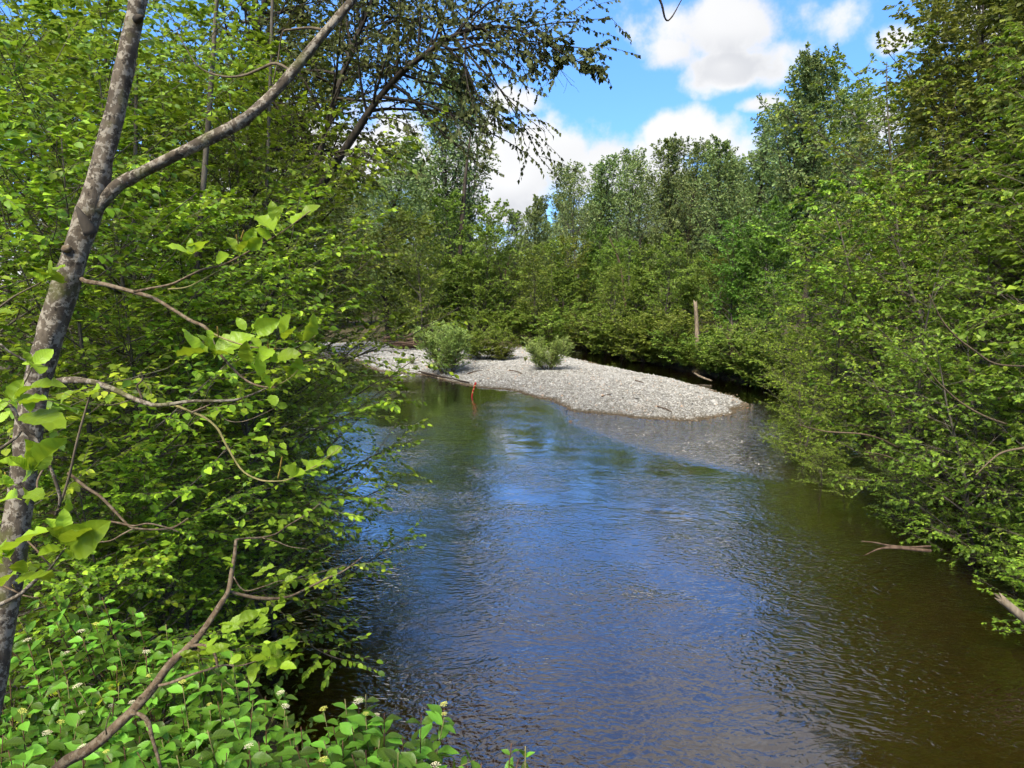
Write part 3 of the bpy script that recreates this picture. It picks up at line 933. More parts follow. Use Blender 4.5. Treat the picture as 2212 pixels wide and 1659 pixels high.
# ------------------------------------------------------------------ left bank understory
LEFT = [(-5.0, 13.0, 70, 2, 'tall sapling in front of the leaning cottonwood trunk'), (-6.0, 16.5, 150, 1, 'sapling right of the leaning cottonwood trunk'), (-3.40, 8.6, 380, 0, 'slim alder sapling leaning over the water at the edge of the left thicket'), (-4.60, 11.5, 230, 1, 'alder sapling behind the waterside one'),
        (-3.90, 7.0, 520, 2, 'alder sapling with bright leaves below the forked trunk'), (-5.00, 8.6, 60, 3, 'tall alder sapling in the middle of the left thicket'),
        (-4.30, 6.4, 150, 0, 'alder sapling right behind the lichen-spotted trunk'), (-5.60, 6.6, -80, 1, 'alder sapling at the left edge, upper half'),
        (-4.60, 5.0, 480, 2, 'alder sapling at the left edge behind the leafy twigs'), (-6.00, 10.5, -60, 3, 'tall thin-stemmed alder behind the forked trunk'),
        (-7.60, 9.5, -150, 0, 'shaded alder sapling deep in the upper left'), (-6.40, 14.5, 140, 1, 'alder sapling reaching out over the pool'), (-6.80, 13, 40, 2, 'leafy alder under the arching cottonwood limb'),
        (-8.90, 13.5, -60, 3, 'alder deep in the left thicket under the cottonwood'), (-8.40, 18.5, 160, 0, 'alder over the back of the pool'), (-10.2, 17.5, 200, 1, 'shaded alder behind the pool'),
        (-3.50, 5.4, 930, 2, 'young low sapling at the left waterline'), (-11.6, 22, 330, 3, 'alder at the far end of the left bank'), (-14.6, 27, 330, 0, 'alder standing left of the bar'), (-13, 20, 60, 1, 'tall alder in shade behind the left pool'),
        (-3.70, 6.9, 1010, 3, 'low sapling whose twigs dip over the rippled water'), (-4.00, 9.6, 760, 1, 'low leafy sapling over the water in the middle of the left bank')]
for x, y, py, k, lab in LEFT:
    place(SAPLING[k], x, y, top_at(py, y), 'alder_sapling', lab, 'tree', 'saplings of the left bank thicket', wide=1.35 if top_at(py, y) < 6 else 1.1)
for x, y, py, lab in ((-7.6, 21.5, 40, 'dark leafy tree behind the leaning cottonwood'), (-12.5, 12, -150, 'dark tree wall at the upper left'), (-15, 17, -100, 'dark tree in the shade behind the left thicket'), (-16, 24, 60, 'dark tree far back on the left bank'), (-15, 32, 180, 'dark tree beyond the left pool'), (-14.5, 42, 260, 'tree behind the left end of the gravel bar'), (-9.5, 50, 300, 'tree just left of the far row, behind the logs')):
    place(TALLNEAR[0] if y < 30 else COTTON[0], x, y, top_at(py, y), 'shaded_tree', lab, 'tree', 'shaded trees behind the left thicket', wide=1.3)

# ------------------------------------------------------------------ ground cover on the banks
rng = np.random.default_rng(55)
cand = np.column_stack([rng.uniform(-14, 15, 60000), rng.uniform(1.0, 52, 60000)])
dR = seg_dist(cand, RIVER)
cand = cand[(dR < 0.05) & (dR > -5.0) & (rng.random(len(cand)) < np.clip(14 / cand[:, 1], 0.25, 1.0))][:9000]
K_ = len(cand)
st_ = np.column_stack([cand, ground_z(cand) - 0.02])
up_ = norm(UP + rng.normal(size=(K_, 3)) * 0.45)
tw = walk(st_, up_, rng.uniform(0.12, 0.55, K_), 4, -0.2, 0.12, rng)
gb2 = Builder()
p_, d_, n_ = leaf_spots(tw, 5, rng, out=1.2, droop=0.2, tilt=0.6, t0=0.3)
V, fs, tn = leaves(p_, d_, n_, 0.075 * (0.5 + rng.random(len(p_))), LEAF2, rng)
gb2.add(V, fs, 0, tn)
gc = link('undergrowth', gb2.mesh('undergrowth', [MAT['leaf_hazel']]))
gc['kind'] = 'stuff'
tag(gc, 'low leafy ground cover on the shaded river banks', 'undergrowth')

# ------------------------------------------------------------------ big leaning cottonwood over the left bank
def path(pts, K):
    """picture points (x, y, depth, radius in picture px) -> centre line (K,3), radii (K)"""
    c = np.array([P(x, y, d) for x, y, d, r in pts])
    rr = np.array([[r * d / F_PX] for x, y, d, r in pts])
    s = smooth_path(np.hstack([c, rr]), K)
    return s[:, :3], s[:, 3]


def limb_mesh(name, line, radius, S, mat, rough=0.10, seed=0, cap=True):
    """one tapered limb with an uneven skin"""
    rng = np.random.default_rng(seed)
    V, Fq = tubes(line[None], radius[None], S)
    K = len(line)
    V = V.reshape(K, S, 3)
    off = rng.normal(size=(K, S)) * rough
    for _ in range(2):
        off = 0.5 * off + 0.25 * (np.roll(off, 1, 0) + np.roll(off, -1, 0))
    off[0] = off[-1] = 0
    V = (line[:, None] + (V - line[:, None]) * (1 + off)[..., None]).reshape(-1, 3)
    fl = [(Fq, 0)]
    if cap:
        V = np.vstack([V, line[:1], line[-1:]])
        i = np.arange(S)
        fl.append((np.stack([(i + 1) % S, i, np.full(S, K * S)], -1), 0))
        fl.append((np.stack([(K - 1) * S + i, (K - 1) * S + (i + 1) % S, np.full(S, K * S + 1)], -1), 0))
    return make_mesh(name, V, fl, [mat])


rng = np.random.default_rng(77)
gb = at(520, 15.0)
base = np.array((gb[0], gb[1], gz(*gb)))
cw = link('leaning_cottonwood', None, None, base)
tag(cw, 'big dark cottonwood leaning from the left bank, its arching limb crossing the blue sky', 'tree')


def local(me_pts):
    return me_pts - base


A, AR = path([(520, 1010, 15.0, 17), (560, 760, 15, 15), (630, 520, 14.6, 13), (700, 390, 14.4, 12), (760, 300, 14.2, 11), (807, 227, 14, 9.5), (864, 160, 13.8, 8.5), (924, 113, 13.6, 7.5),
              (970, 83, 13.4, 6.5), (1020, 63, 13.2, 5.5), (1064, 58, 13, 4.6), (1104, 60, 13, 3.8), (1144, 75, 13, 3.0), (1184, 97, 13, 2.4), (1237, 127, 13, 1.8), (1275, 146, 13, 1.0)], 60)
Bm, BR = path([(630, 520, 14.6, 10), (690, 330, 14.8, 9), (740, 160, 15, 8.5), (785, 45, 15, 8), (830, -60, 15, 7), (880, -200, 15, 5), (930, -330, 15, 2)], 40)
Cm, CR = path([(600, 620, 14.8, 10), (560, 420, 15.5, 9), (540, 250, 16, 8), (560, 60, 16.4, 7), (600, -120, 16.6, 5), (640, -300, 17, 2)], 40)
Dm, DR = path([(953, 93, 13.5, 3.0), (997, 135, 13.3, 2.6), (1020, 180, 13.2, 2.2), (1040, 222, 13.1, 1.4), (1062, 262, 13.0, 0.7)], 20)
AR, BR, CR = AR * 0.78, BR * 0.75, CR * 0.75
link('trunk', limb_mesh('cottonwood_trunk', local(A), AR, 10, MAT['bark_dark'], seed=1), cw)
for k_, (L_, R_) in enumerate(((Bm, BR), (Cm, CR), (Dm, DR))):
    link('limb', limb_mesh('cottonwood_limb', local(L_), R_, 8, MAT['bark_dark'], seed=2 + k_), cw)
crown = Builder()


def clad(line, R, n, t0, t1, L, m, size, ang=0.9, trop=-0.35, fade=0.6, n2=7):
    """branches, twigs and hanging leaves along one limb"""
    Ls = np.array([L])
    B1, L1, R1 = spawn(local(line)[None], Ls, R[None], n, t0, t1, ang, 0.3, lambda t: 1.15 - fade * t, 7, trop, 0.10, rng, lvar=0.9)
    B2, L2, R2 = spawn(B1, L1, R1, n2, 0.1, 1.0, 0.7, 0.3, lambda t: 0.42 * (1.1 - 0.5 * t), 5, -0.25, 0.14, rng)
    crown.add(*tubes(B1, np.maximum(R1, 0.006), 4), 1, 0.5)
    crown.add(*tubes(B2[:, ::2], np.maximum(R2[:, ::2], 0.004), 3), 1, 0.5)
    for tw in (B1[:, 3:], B2):
        p_, d_, n_ = leaf_spots(tw, m, rng, out=1.1, droop=0.6, tilt=1.0)
        s_ = size * (0.6 + 0.7 * rng.random(len(p_)))
        V, fs, tn = leaves(p_, d_, n_, s_, LEAF4, rng)
        crown.add(V, fs, 0, tn)


clad(A, AR, 34, 0.30, 0.62, 2.2, 12, 0.105, fade=0.1, n2=9, trop=-0.1)
clad(A, AR, 20, 0.60, 0.86, 1.1, 8, 0.10, fade=0.3, n2=5, trop=0.1)
clad(A, AR, 16, 0.85, 1.0, 0.55, 9, 0.105, fade=0.35, n2=4, trop=0.0)
clad(Bm, BR, 64, 0.12, 1.0, 2.4, 12, 0.11, fade=0.2, n2=9)
clad(Cm, CR, 70, 0.12, 1.0, 2.7, 12, 0.11, fade=0.2, n2=9)
clad(Dm, DR, 13, 0.15, 1.0, 0.55, 8, 0.10, fade=0.2, n2=5)
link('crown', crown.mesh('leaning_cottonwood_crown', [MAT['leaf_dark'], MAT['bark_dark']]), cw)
dead = Builder()
for pts in ([(1080, 70, 13, 1.2), (1105, 100, 13, 1), (1130, 150, 13, .8), (1140, 185, 13, .6)], [(1100, 62, 13, 1.2), (1150, 110, 13, 1), (1190, 150, 13, .8), (1180, 185, 13, .5)],
            [(985, 85, 13.3, 1.3), (1050, 108, 13, 1), (1100, 120, 13, .8), (1150, 160, 13, .5)], [(1140, 76, 13, 1), (1185, 120, 13, .8), (1210, 150, 13, .6), (1235, 185, 13, .4)],
            [(1050, 108, 13, .8), (1095, 145, 13, .7), (1160, 152, 13, .4)]):
    l_, r_ = path(pts, 12)
    dead.add(*tubes(local(l_)[None], r_[None], 4), 0, 0.5)
    sb, sl, sr = spawn(local(l_)[None], np.array([0.5]), r_[None], 6, 0.3, 1.0, 0.7, 0.3, lambda t: 1.0 - 0.4 * t, 5, -0.4, 0.15, rng)
    dead.add(*tubes(sb, np.maximum(sr, 0.003), 3), 0, 0.5)
link('dead_twigs', dead.mesh('dead_twigs', [MAT['bark_dark']]), cw)

# ------------------------------------------------------------------ large single leaves
def blade_mesh(name, mat, wf, rows, serr, curl, fold, seed):
    """one leaf blade: midrib, two rims, short stalk"""
    rng = np.random.default_rng(seed)
    V, uv = [], []
    for i in range(rows + 1):
        s = i / rows
        wd = wf(s) * (1 + serr * (1 if i % 2 else -1) * (0 < i < rows))
        z = -curl * s * s + 0.02 * rng.normal()
        for sx in (-1, 0, 1):
            V.append((sx * wd, s, z + fold * abs(sx) * wd + 0.015 * rng.normal() * abs(sx)))
            uv.append((sx * wd, s, 0))
    Fq = []
    for i in range(rows):
        a = i * 3
        Fq += [(a, a + 1, a + 4, a + 3), (a + 1, a + 2, a + 5, a + 4)]
    n = len(V)
    V += [(-0.012, 0, 0), (0.012, 0, 0), (0.010, -0.22, -0.03), (-0.010, -0.22, -0.03)]
    uv += [(0, 0, 0)] * 4
    Fq.append((n, n + 1, n + 2, n + 3))
    return make_mesh(name, V, [(np.array(Fq), 0)], [mat], extra={'blade': np.array(uv)})


alder_w = lambda s: 0.31 * np.sin(math.pi * min(max(s, 0.0), 1.0) ** 0.85) ** 0.75 + 0.004
dog_w = lambda s: 0.265 * np.sin(math.pi * min(max(s, 0.0), 1.0) ** 0.92) ** 1.05 + 0.004
ALDER_LEAF = [blade_mesh('alder_leaf', MAT['leaf_big'], alder_w, 11, 0.05, c_, f_, i) for i, (c_, f_) in enumerate(((0.12, 0.35), (0.30, 0.5), (0.02, 0.7), (0.2, 0.2)))]
DOG_LEAF = [blade_mesh('dogwood_leaf', MAT['leaf_dogwood'], dog_w, 8, 0.0, c_, f_, 9 + i) for i, (c_, f_) in enumerate(((0.15, 0.3), (0.32, 0.4), (0.05, 0.55)))]


def blade(me, parent, origin, pos, d, nrm, size, name='leaf'):
    y = Vector(d).normalized()
    n = Vector(nrm)
    z = (n - n.dot(y) * y).normalized()
    x = y.cross(z)
    o = bpy.data.objects.new(name, me)
    COL.objects.link(o)
    o.parent = parent
    p = Vector(tuple(np.asarray(pos) - np.asarray(origin)))
    o.matrix_basis = Matrix(((x.x * size, y.x * size, z.x * size, p.x), (x.y * size, y.y * size, z.y * size, p.y), (x.z * size, y.z * size, z.z * size, p.z), (0, 0, 0, 1)))
    return o


Z1 = lambda x, y: (x / 3.0, y / 3.0)
Z4 = lambda x, y: (x / 3.0, 553 + y / 3.0)
Z7 = lambda x, y: (x / 3.0, 1106 + y / 3.0)
rng = np.random.default_rng(31)

# ------------------------------------------------------------------ forked alder trunk right in front
f_line, f_rad = path([(-330, 3300, 2.0, 50), (-150, 2300, 2.0, 40), (-60, 1700, 2.0, 34), (2, 1350, 2.0, 30), (38, 1120, 2.0, 28), (62, 930, 2.0, 27), (92, 780, 2.0, 28), (128, 660, 2.0, 28), (162, 550, 2.0, 27),
                      (198, 440, 2.0, 26), (222, 345, 2.0, 22), (246, 250, 2.0, 21.5), (268, 150, 2.0, 20.5), (290, 40, 2.0, 19), (318, -90, 2.0, 17), (350, -260, 2.0, 14), (370, -420, 2.0, 5)], 110)
f_rad = f_rad * 0.9
f_base = f_line[0].copy()
ad = link('alder_tree', None, None, f_base)
tag(ad, 'lichen-spotted alder with forked trunk leaning in the left foreground', 'tree')
trunk = link('trunk', limb_mesh('alder_trunk', f_line - f_base, f_rad, 18, MAT['bark_alder'], 0.10, 5), ad)
stub_l, stub_r = path([(196, 506, 1.97, 14), (184, 482, 1.955, 11), (174, 462, 1.95, 7), (166, 446, 1.95, 2)], 8)
link('broken_stub', limb_mesh('broken_stub', stub_l - f_base, stub_r, 8, MAT['bark_dark'], 0.2, 6), trunk)
kn_l, kn_r = path([(294, 44, 1.98, 9), (303, 38, 1.97, 8), (308, 35, 1.965, 3)], 5)
link('knot', limb_mesh('knot', kn_l - f_base, kn_r, 8, MAT['bark_dark'], 0.2, 7), trunk)
kn_l, kn_r = path([(140, 540, 1.97, 8), (146, 536, 1.96, 9), (152, 533, 1.96, 4)], 5)
link('knot', limb_mesh('knot', kn_l - f_base, kn_r, 8, MAT['bark_pale'], 0.2, 8), trunk)


def pts(conv, xy, d0, d1, r0, r1):
    n = len(xy)
    return [(*conv(*p), d0 + (d1 - d0) * i / (n - 1), r0 + (r1 - r0) * i / (n - 1)) for i, p in enumerate(xy)]


ID = lambda x, y: (x, y)
BR = {}


def branch(key, plist, K, mat='bark_alder', S=9, parent=None, seed=0):
    l_, r_ = path(plist, K)
    me = limb_mesh('alder_branch', l_ - f_base, r_ * (1.0 if key in ('fork', 'over') else 0.82), S, MAT[mat], 0.16, seed)
    BR[key] = link('branch' if parent is None else 'twig', me, ad)
    return BR[key]


branch('fork', pts(ID, [(205, 455), (250, 405), (300, 375), (400, 325), (500, 275), (570, 222), (635, 152), (700, 72), (762, 0), (830, -90), (880, -200)], 2.0, 2.1, 14, 7.5), 60, S=12, seed=11)
branch('fork_a', pts(ID, [(632, 155), (595, 137), (560, 150), (525, 163), (480, 165), (430, 145), (400, 100), (378, 58)], 2.07, 2.2, 4.5, 1), 24, 'bark_twig', 6, BR['fork'], 12)
branch('fork_b', pts(ID, [(703, 66), (668, 60), (630, 64), (610, 72), (600, 130), (585, 200)], 2.08, 2.2, 4, 1), 20, 'bark_twig', 6, BR['fork'], 13)
branch('over', pts(ID, [(880, -200), (1040, -230), (1220, -170), (1350, -80), (1420, -10), (1437, 40), (1450, 38), (1472, 0)], 2.1, 2.4, 5, 1.0), 40, 'bark_dark', 6, BR['fork'], 38)
branch('b2', pts(Z4, [(530, 150), (560, 165), (700, 190), (870, 235), (1000, 275), (1110, 340), (1230, 415), (1340, 470), (1400, 600), (1520, 740), (1620, 820), (1720, 850), (1790, 850)], 2.0, 1.75, 6.5, 2.0), 50, 'bark_pale', 8, None, 14)
branch('b2a', pts(Z4, [(870, 232), (1000, 205), (1120, 180), (1220, 130), (1320, 85), (1440, 60), (1560, 0), (1700, -80), (1850, -170), (2010, -290)], 1.9, 1.75, 3.8, 1.4), 36, 'bark_pale', 6, BR['b2'], 15)
branch('b2b', pts(Z4, [(1090, 215), (1200, 205), (1300, 160), (1400, 105), (1520, 50), (1640, 0)], 1.86, 1.8, 2.2, 0.8), 20, 'bark_green', 5, BR['b2'], 16)
branch('b2c', pts(Z4, [(1355, 490), (1440, 530), (1520, 560), (1640, 590), (1760, 600), (1900, 598), (1980, 560), (2045, 515)], 1.8, 1.7, 3.0, 1.0), 26, 'bark_green', 6, BR['b2'], 17)
branch('b2d', pts(Z4, [(1720, 850), (1800, 835), (1880, 790), (1930, 740)], 1.75, 1.7, 2.0, 0.8), 12, 'bark_green', 5, BR['b2'], 18)
branch('b3', pts(Z4, [(330, 830), (400, 812), (500, 805), (620, 820), (750, 870), (880, 930), (1000, 965), (1120, 958), (1250, 940), (1400, 940), (1540, 930), (1650, 890), (1740, 852)], 2.0, 1.85, 9.5, 2.0), 50, 'bark_alder', 9, None, 19)
branch('b3a', pts(Z4, [(1130, 965), (1250, 1015), (1330, 1050), (1410, 1120), (1480, 1250), (1570, 1390), (1680, 1450), (1780, 1460), (1870, 1448), (1960, 1400), (2080, 1340), (2200, 1240)], 1.95, 1.8, 4.0, 1.0), 44, 'bark_green', 7, BR['b3'], 20)
branch('b3b', pts(Z4, [(925, 935), (905, 880), (888, 840), (918, 810), (925, 780), (912, 755)], 1.95, 1.9, 3.2, 1.6), 18, 'bark_pale', 6, BR['b3'], 21)
branch('b3c', pts(Z4, [(1240, 1015), (1310, 985), (1390, 950)], 1.9, 1.9, 2.5, 2.5), 8, 'bark_pale', 5, BR['b3'], 22)
branch('b3d', pts(Z4, [(1400, 985), (1460, 1060), (1560, 1075), (1680, 1035), (1780, 985)], 1.88, 1.85, 1.6, 0.8), 16, 'bark_twig', 5, BR['b3'], 23)
branch('b3e', pts(Z4, [(850, 930), (760, 960), (660, 965), (540, 940), (420, 890)], 1.95, 1.85, 1.6, 0.8), 16, 'bark_twig', 5, BR['b3'], 24)
branch('b4', pts(Z4, [(-60, 1000), (0, 985), (60, 970), (95, 1010), (130, 1090), (190, 1160), (240, 1200), (300, 1310), (350, 1430), (390, 1570), (370, 1660)], 1.7, 1.8, 6.0, 4.0), 40, 'bark_alder', 8, None, 25)
branch('b4a', pts(Z4, [(310, 1340), (270, 1400), (240, 1470), (250, 1560)], 1.75, 1.7, 3.6, 2), 14, 'bark_pale', 6, BR['b4'], 26)
branch('b5', pts(Z4, [(600, 860), (570, 950), (520, 1120), (480, 1280), (450, 1420), (400, 1580), (360, 1680)], 1.85, 1.9, 2.4, 3.4), 26, 'bark_twig', 6, None, 27)
branch('b6', pts(Z4, [(440, 1405), (560, 1500), (650, 1560), (740, 1650), (800, 1715), (860, 1762), (1000, 1772), (1120, 1760), (1220, 1700)], 1.9, 1.9, 4.2, 2.2), 34, 'bark_pale', 7, None, 28)
branch('b6a', pts(Z7, [(540, 80), (620, 60), (740, 65), (860, 90), (960, 75), (1080, 100), (1160, 130)], 1.85, 1.9, 3.0, 1.6), 22, 'bark_pale', 6, BR['b6'], 29)
branch('b6b', pts(Z7, [(640, 195), (720, 185), (800, 140), (870, 105)], 1.85, 1.88, 2.0, 2.4), 12, 'bark_pale', 6, BR['b6'], 30)
branch('l1', pts(Z4, [(-120, 420), (0, 330), (80, 270), (150, 230), (230, 190), (310, 145)], 1.55, 1.5, 3.2, 1.4), 18, 'bark_twig', 6, None, 31)
branch('l2', pts(Z4, [(-60, 1060), (0, 1000), (60, 945), (120, 880), (165, 810), (200, 740), (215, 690)], 1.5, 1.45, 3.2, 1.4), 20, 'bark_twig', 6, None, 32)
branch('l3', pts(Z4, [(0, 570), (60, 620), (130, 660), (180, 690)], 1.9, 1.95, 3.2, 2.6), 12, 'bark_alder', 6, None, 33)
branch('l4', pts(Z4, [(-80, 1300), (0, 1250), (60, 1210), (110, 1170), (135, 1130)], 1.7, 1.72, 4.0, 4.5), 14, 'bark_alder', 7, None, 34)
branch('l5', pts(Z7, [(0, 470), (90, 510), (150, 540), (250, 560)], 1.7, 1.7, 3.2, 1.6), 12, 'bark_pale', 6, None, 35)
branch('l6', pts(Z7, [(0, 600), (120, 540), (200, 470), (270, 410), (330, 360), (380, 290), (425, 235)], 1.7, 1.55, 6.0, 1.6), 24, 'bark_alder', 7, None, 36)
branch('l7', pts(Z7, [(180, 190), (240, 250), (290, 310), (330, 350)], 1.65, 1.62, 2.5, 2.5), 12, 'bark_pale', 5, None, 37)

# leaves traced one by one: stalk end, tip (picture), depth, on which branch
LV = []


def lv(conv, key, d, *quads, wide=1.0):
    for x0, y0, x1, y1 in quads:
        LV.append((conv(x0, y0), conv(x1, y1), d, key))


lv(Z1, 'b2a', 1.78, (1240, 1650, 1100, 1570), (1240, 1650, 1335, 1545), (1250, 1640, 1225, 1550), (1540, 1640, 1470, 1540), (1600, 1600, 1650, 1480), (1650, 1485, 1750, 1570), (1770, 1500, 1680, 1405),
   (1790, 1430, 1760, 1312), (1790, 1410, 1835, 1340), (1900, 1460, 1965, 1385), (1960, 1400, 2065, 1322), (1700, 1540, 1610, 1610), (1560, 1640, 1610, 1560), (1400, 1690, 1470, 1650))
lv(Z4, 'l1', 1.5, (290, 155, 232, 45), (305, 150, 390, 35), (285, 170, 185, 110), (0, 410, 105, 350), (-20, 370, 60, 345), (300, 150, 345, 90), (250, 180, 260, 130))
lv(Z4, 'l2', 1.45, (200, 725, 140, 615), (222, 700, 338, 602), (205, 700, 140, 690), (70, 935, -20, 868), (70, 935, 150, 805), (95, 920, 185, 835), (130, 900, 205, 960), (190, 865, 385, 798),
   (130, 965, 300, 930), (150, 1035, 395, 1055), (-10, 1080, 50, 1000), (60, 950, -10, 1010), (215, 690, 265, 745))
lv(Z4, 'l4', 1.5, (200, 1385, 165, 1195), (210, 1385, -10, 1335), (230, 1385, 325, 1255), (250, 1345, 425, 1185), (195, 1390, 80, 1300), (215, 1390, 130, 1420))
lv(Z4, 'b4', 1.6, (100, 1485, -10, 1445), (180, 1535, 255, 1545), (110, 1570, -10, 1545), (420, 1665, 455, 1595), (150, 1500, 200, 1600), (60, 1500, 40, 1420))
lv(Z4, 'b2', 1.78, (1335, 590, 1175, 488), (1385, 645, 1335, 505), (1405, 640, 1595, 488), (1345, 625, 1155, 645), (1400, 650, 1495, 588), (1390, 660, 1440, 600), (1345, 480, 1375, 540))
lv(Z4, 'b2c', 1.72, (1590, 480, 1538, 398), (1640, 475, 1695, 420), (1655, 485, 1808, 420), (1830, 525, 1862, 382), (1845, 545, 1915, 468), (1965, 545, 2058, 408), (1940, 582, 2025, 592), (1950, 555, 1905, 492),
   (1750, 682, 1885, 640), (1800, 655, 1925, 620), (1620, 690, 1598, 555), (1680, 590, 1640, 520), (1740, 600, 1700, 680))
lv(Z4, 'b2d', 1.72, (1680, 780, 1692, 635), (1745, 865, 1675, 765), (1755, 860, 1805, 765), (1885, 765, 1945, 658), (1865, 770, 1835, 715), (1925, 725, 2005, 742), (1930, 730, 1900, 650), (1850, 800, 1900, 830))
lv(Z4, 'b3', 1.86, (1780, 975, 1758, 885), (1795, 970, 1865, 970), (480, 880, 375, 935), (490, 885, 555, 848), (595, 905, 645, 858), (690, 955, 745, 898), (1590, 960, 1570, 890), (1420, 1000, 1380, 1040))
lv(Z4, 'b3a', 1.82, (1880, 1425, 1965, 1400), (1935, 1405, 1845, 1370), (1985, 1390, 2085, 1338), (2045, 1355, 2125, 1328), (2095, 1295, 2055, 1248), (2120, 1295, 2215, 1240), (2000, 1370, 1960, 1310),
   (1640, 1185, 1725, 1190), (1900, 1410, 1900, 1340), (2060, 1330, 2150, 1370))
lv(Z7, 'l6', 1.55, (400, 135, 425, -10), (380, 155, 305, 45), (400, 205, 340, 105), (432, 205, 555, 65), (445, 225, 605, 125), (400, 245, 275, 238), (50, 275, 240, 65), (20, 335, -10, 195), (150, 385, 330, 385),
   (100, 405, -10, 432), (110, 385, 145, 328), (415, 240, 470, 290), (60, 300, 10, 240))
lv(Z1, 'fork', 2.1, (1010, 1440, 960, 1400))
for i, (b0, t0_, d, key) in enumerate(LV):
    p0 = P(*b0, d + rng.uniform(-0.02, 0.02))
    p1 = P(*t0_, d + rng.uniform(-0.05, 0.03))
    v = p1 - p0
    s = float(np.linalg.norm(v))
    n = norm(-ray(*b0) * 1.0) * rng.uniform(0.15, 0.9) + UP * rng.uniform(0.6, 1.4) + rng.normal(size=3) * 0.45
    blade(ALDER_LEAF[int(rng.integers(0, 4))], BR[key], f_base, p0, v, n, s * 1.05)
# young catkins and one old cone
cat_m = bark_material('catkin', (0.20, 0.13, 0.03), (0.36, 0.28, 0.05), 20.0)
cone_m = bark_material('old_cone', (0.05, 0.03, 0.02), (0.12, 0.07, 0.04), 20.0)
for (x0, y0), (x1, y1), key, mt in ((Z4(1415, 520), Z4(1408, 455), 'b2', cat_m), (Z4(1740, 640), Z4(1735, 545), 'b2c', cat_m), (Z4(1770, 640), Z4(1790, 570), 'b2c', cat_m), (Z4(1720, 640), Z4(1690, 600), 'b2c', cat_m),
                                    (Z4(2020, 540), Z4(2055, 490), 'b2c', cat_m), (Z4(1945, 605), Z4(1942, 655), 'b2c', cone_m), (Z1(1560, 1560), Z1(1580, 1490), 'b2a', cat_m), (Z1(1545, 1580), Z1(1530, 1520), 'b2a', cat_m),
                                    (Z4(1815, 1380), Z4(1828, 1300), 'b3a', cat_m), (Z4(1800, 1450), Z4(1815, 1380), 'b3a', cat_m), (Z4(60, 1470), Z4(30, 1400), 'b4', cat_m), (Z7(95, 500), Z7(80, 470), 'l5', cat_m)):
    rr = 2.0 if mt is cat_m else 4.5
    l_, r_ = path([(x0, y0, 1.74, rr * 0.5), ((x0 + x1) / 2, (y0 + y1) / 2, 1.73, rr), (x1, y1, 1.72, rr * 0.4)], 6)
    link('catkin' if mt is cat_m else 'cone', limb_mesh('catkin', l_ - f_base, r_, 6, mt, 0.2, 3), BR[key])

# ------------------------------------------------------------------ pale diagonal stem, lower left
s_line, s_rad = path([(-160, 2500, 2.3, 24), (-40, 1950, 2.3, 20), (70, 1740, 2.25, 18), *pts(Z7, [(400, 1640), (560, 1550), (690, 1445), (800, 1345), (920, 1220), (1010, 1110), (1100, 985), (1200, 895), (1290, 805), (1370, 690), (1430, 600), (1480, 510), (1500, 400),
                                                                                             (1520, 280), (1530, 180)], 2.2, 2.5, 15, 4)], 80)
s_rad = s_rad * 0.82
s_base = s_line[0].copy()
ps = link('slanting_alder', None, None, s_base)
tag(ps, 'pale bare alder stem slanting up through the flowering shrub', 'tree')
link('trunk', limb_mesh('pale_trunk', s_line - s_base, s_rad, 12, MAT['bark_pale'], 0.16, 41), ps)
PB = {}
for key, plist, K in (('a', pts(Z7, [(1485, 515), (1620, 550), (1760, 562), (1880, 545), (2000, 490), (2120, 430), (2230, 380), (2350, 290)], 2.45, 2.7, 5, 1.6), 30),
                      ('b', pts(Z7, [(1530, 180), (1600, 172), (1700, 165), (1790, 140), (1870, 85), (1985, 15), (2080, -60)], 2.5, 2.8, 3.2, 1), 24),
                      ('c', pts(Z7, [(1030, 1125), (1100, 1110), (1200, 1070), (1350, 1020), (1450, 992), (1560, 995), (1680, 960), (1800, 930)], 2.3, 2.3, 4.5, 1.2), 26),
                      ('d', pts(Z7, [(1230, 870), (1300, 865), (1370, 885), (1400, 950), (1410, 1010)], 2.3, 2.25, 5.5, 3.5), 16),
                      ('e', pts(Z7, [(850, 1305), (910, 1315), (960, 1360), (985, 1450), (1010, 1540), (1045, 1670)], 2.2, 2.2, 6, 4), 20),
                      ('f', pts(Z7, [(1515, 420), (1550, 480), (1600, 512), (1700, 485), (1800, 450), (1860, 440)], 2.45, 2.5, 2.0, 0.8), 18),
                      ('g', pts(Z7, [(1700, 168), (1790, 190), (1880, 225), (2000, 240)], 2.55, 2.6, 1.6, 0.8), 12),
                      ('h', pts(Z7, [(690, 1440), (685, 1400), (700, 1340), (730, 1260)], 2.2, 2.15, 2.4, 1.0), 10)):
    l_, r_ = path(plist, K)
    PB[key] = link('branch', limb_mesh('pale_branch', l_ - s_base, r_ * 0.8, 7, MAT['bark_pale'], 0.16, 50), ps)
rng = np.random.default_rng(5)


def spray(conv, key, d, spots, size):
    for x, y in spots:
        for k in range(int(rng.integers(2, 5))):
            px, py = conv(x + rng.uniform(-35, 35), y + rng.uniform(-30, 30))
            p0 = P(px, py, d + rng.uniform(-0.08, 0.08))
            v = np.array((rng.normal() * 0.9, rng.normal() * 0.6, rng.uniform(-0.2, 0.9)))
            n = UP + rng.normal(size=3) * 0.45 - np.array((0, 0.35, 0))
            blade(ALDER_LEAF[int(rng.integers(0, 4))], PB[key], s_base, p0, v, n, size * rng.uniform(0.7, 1.25))


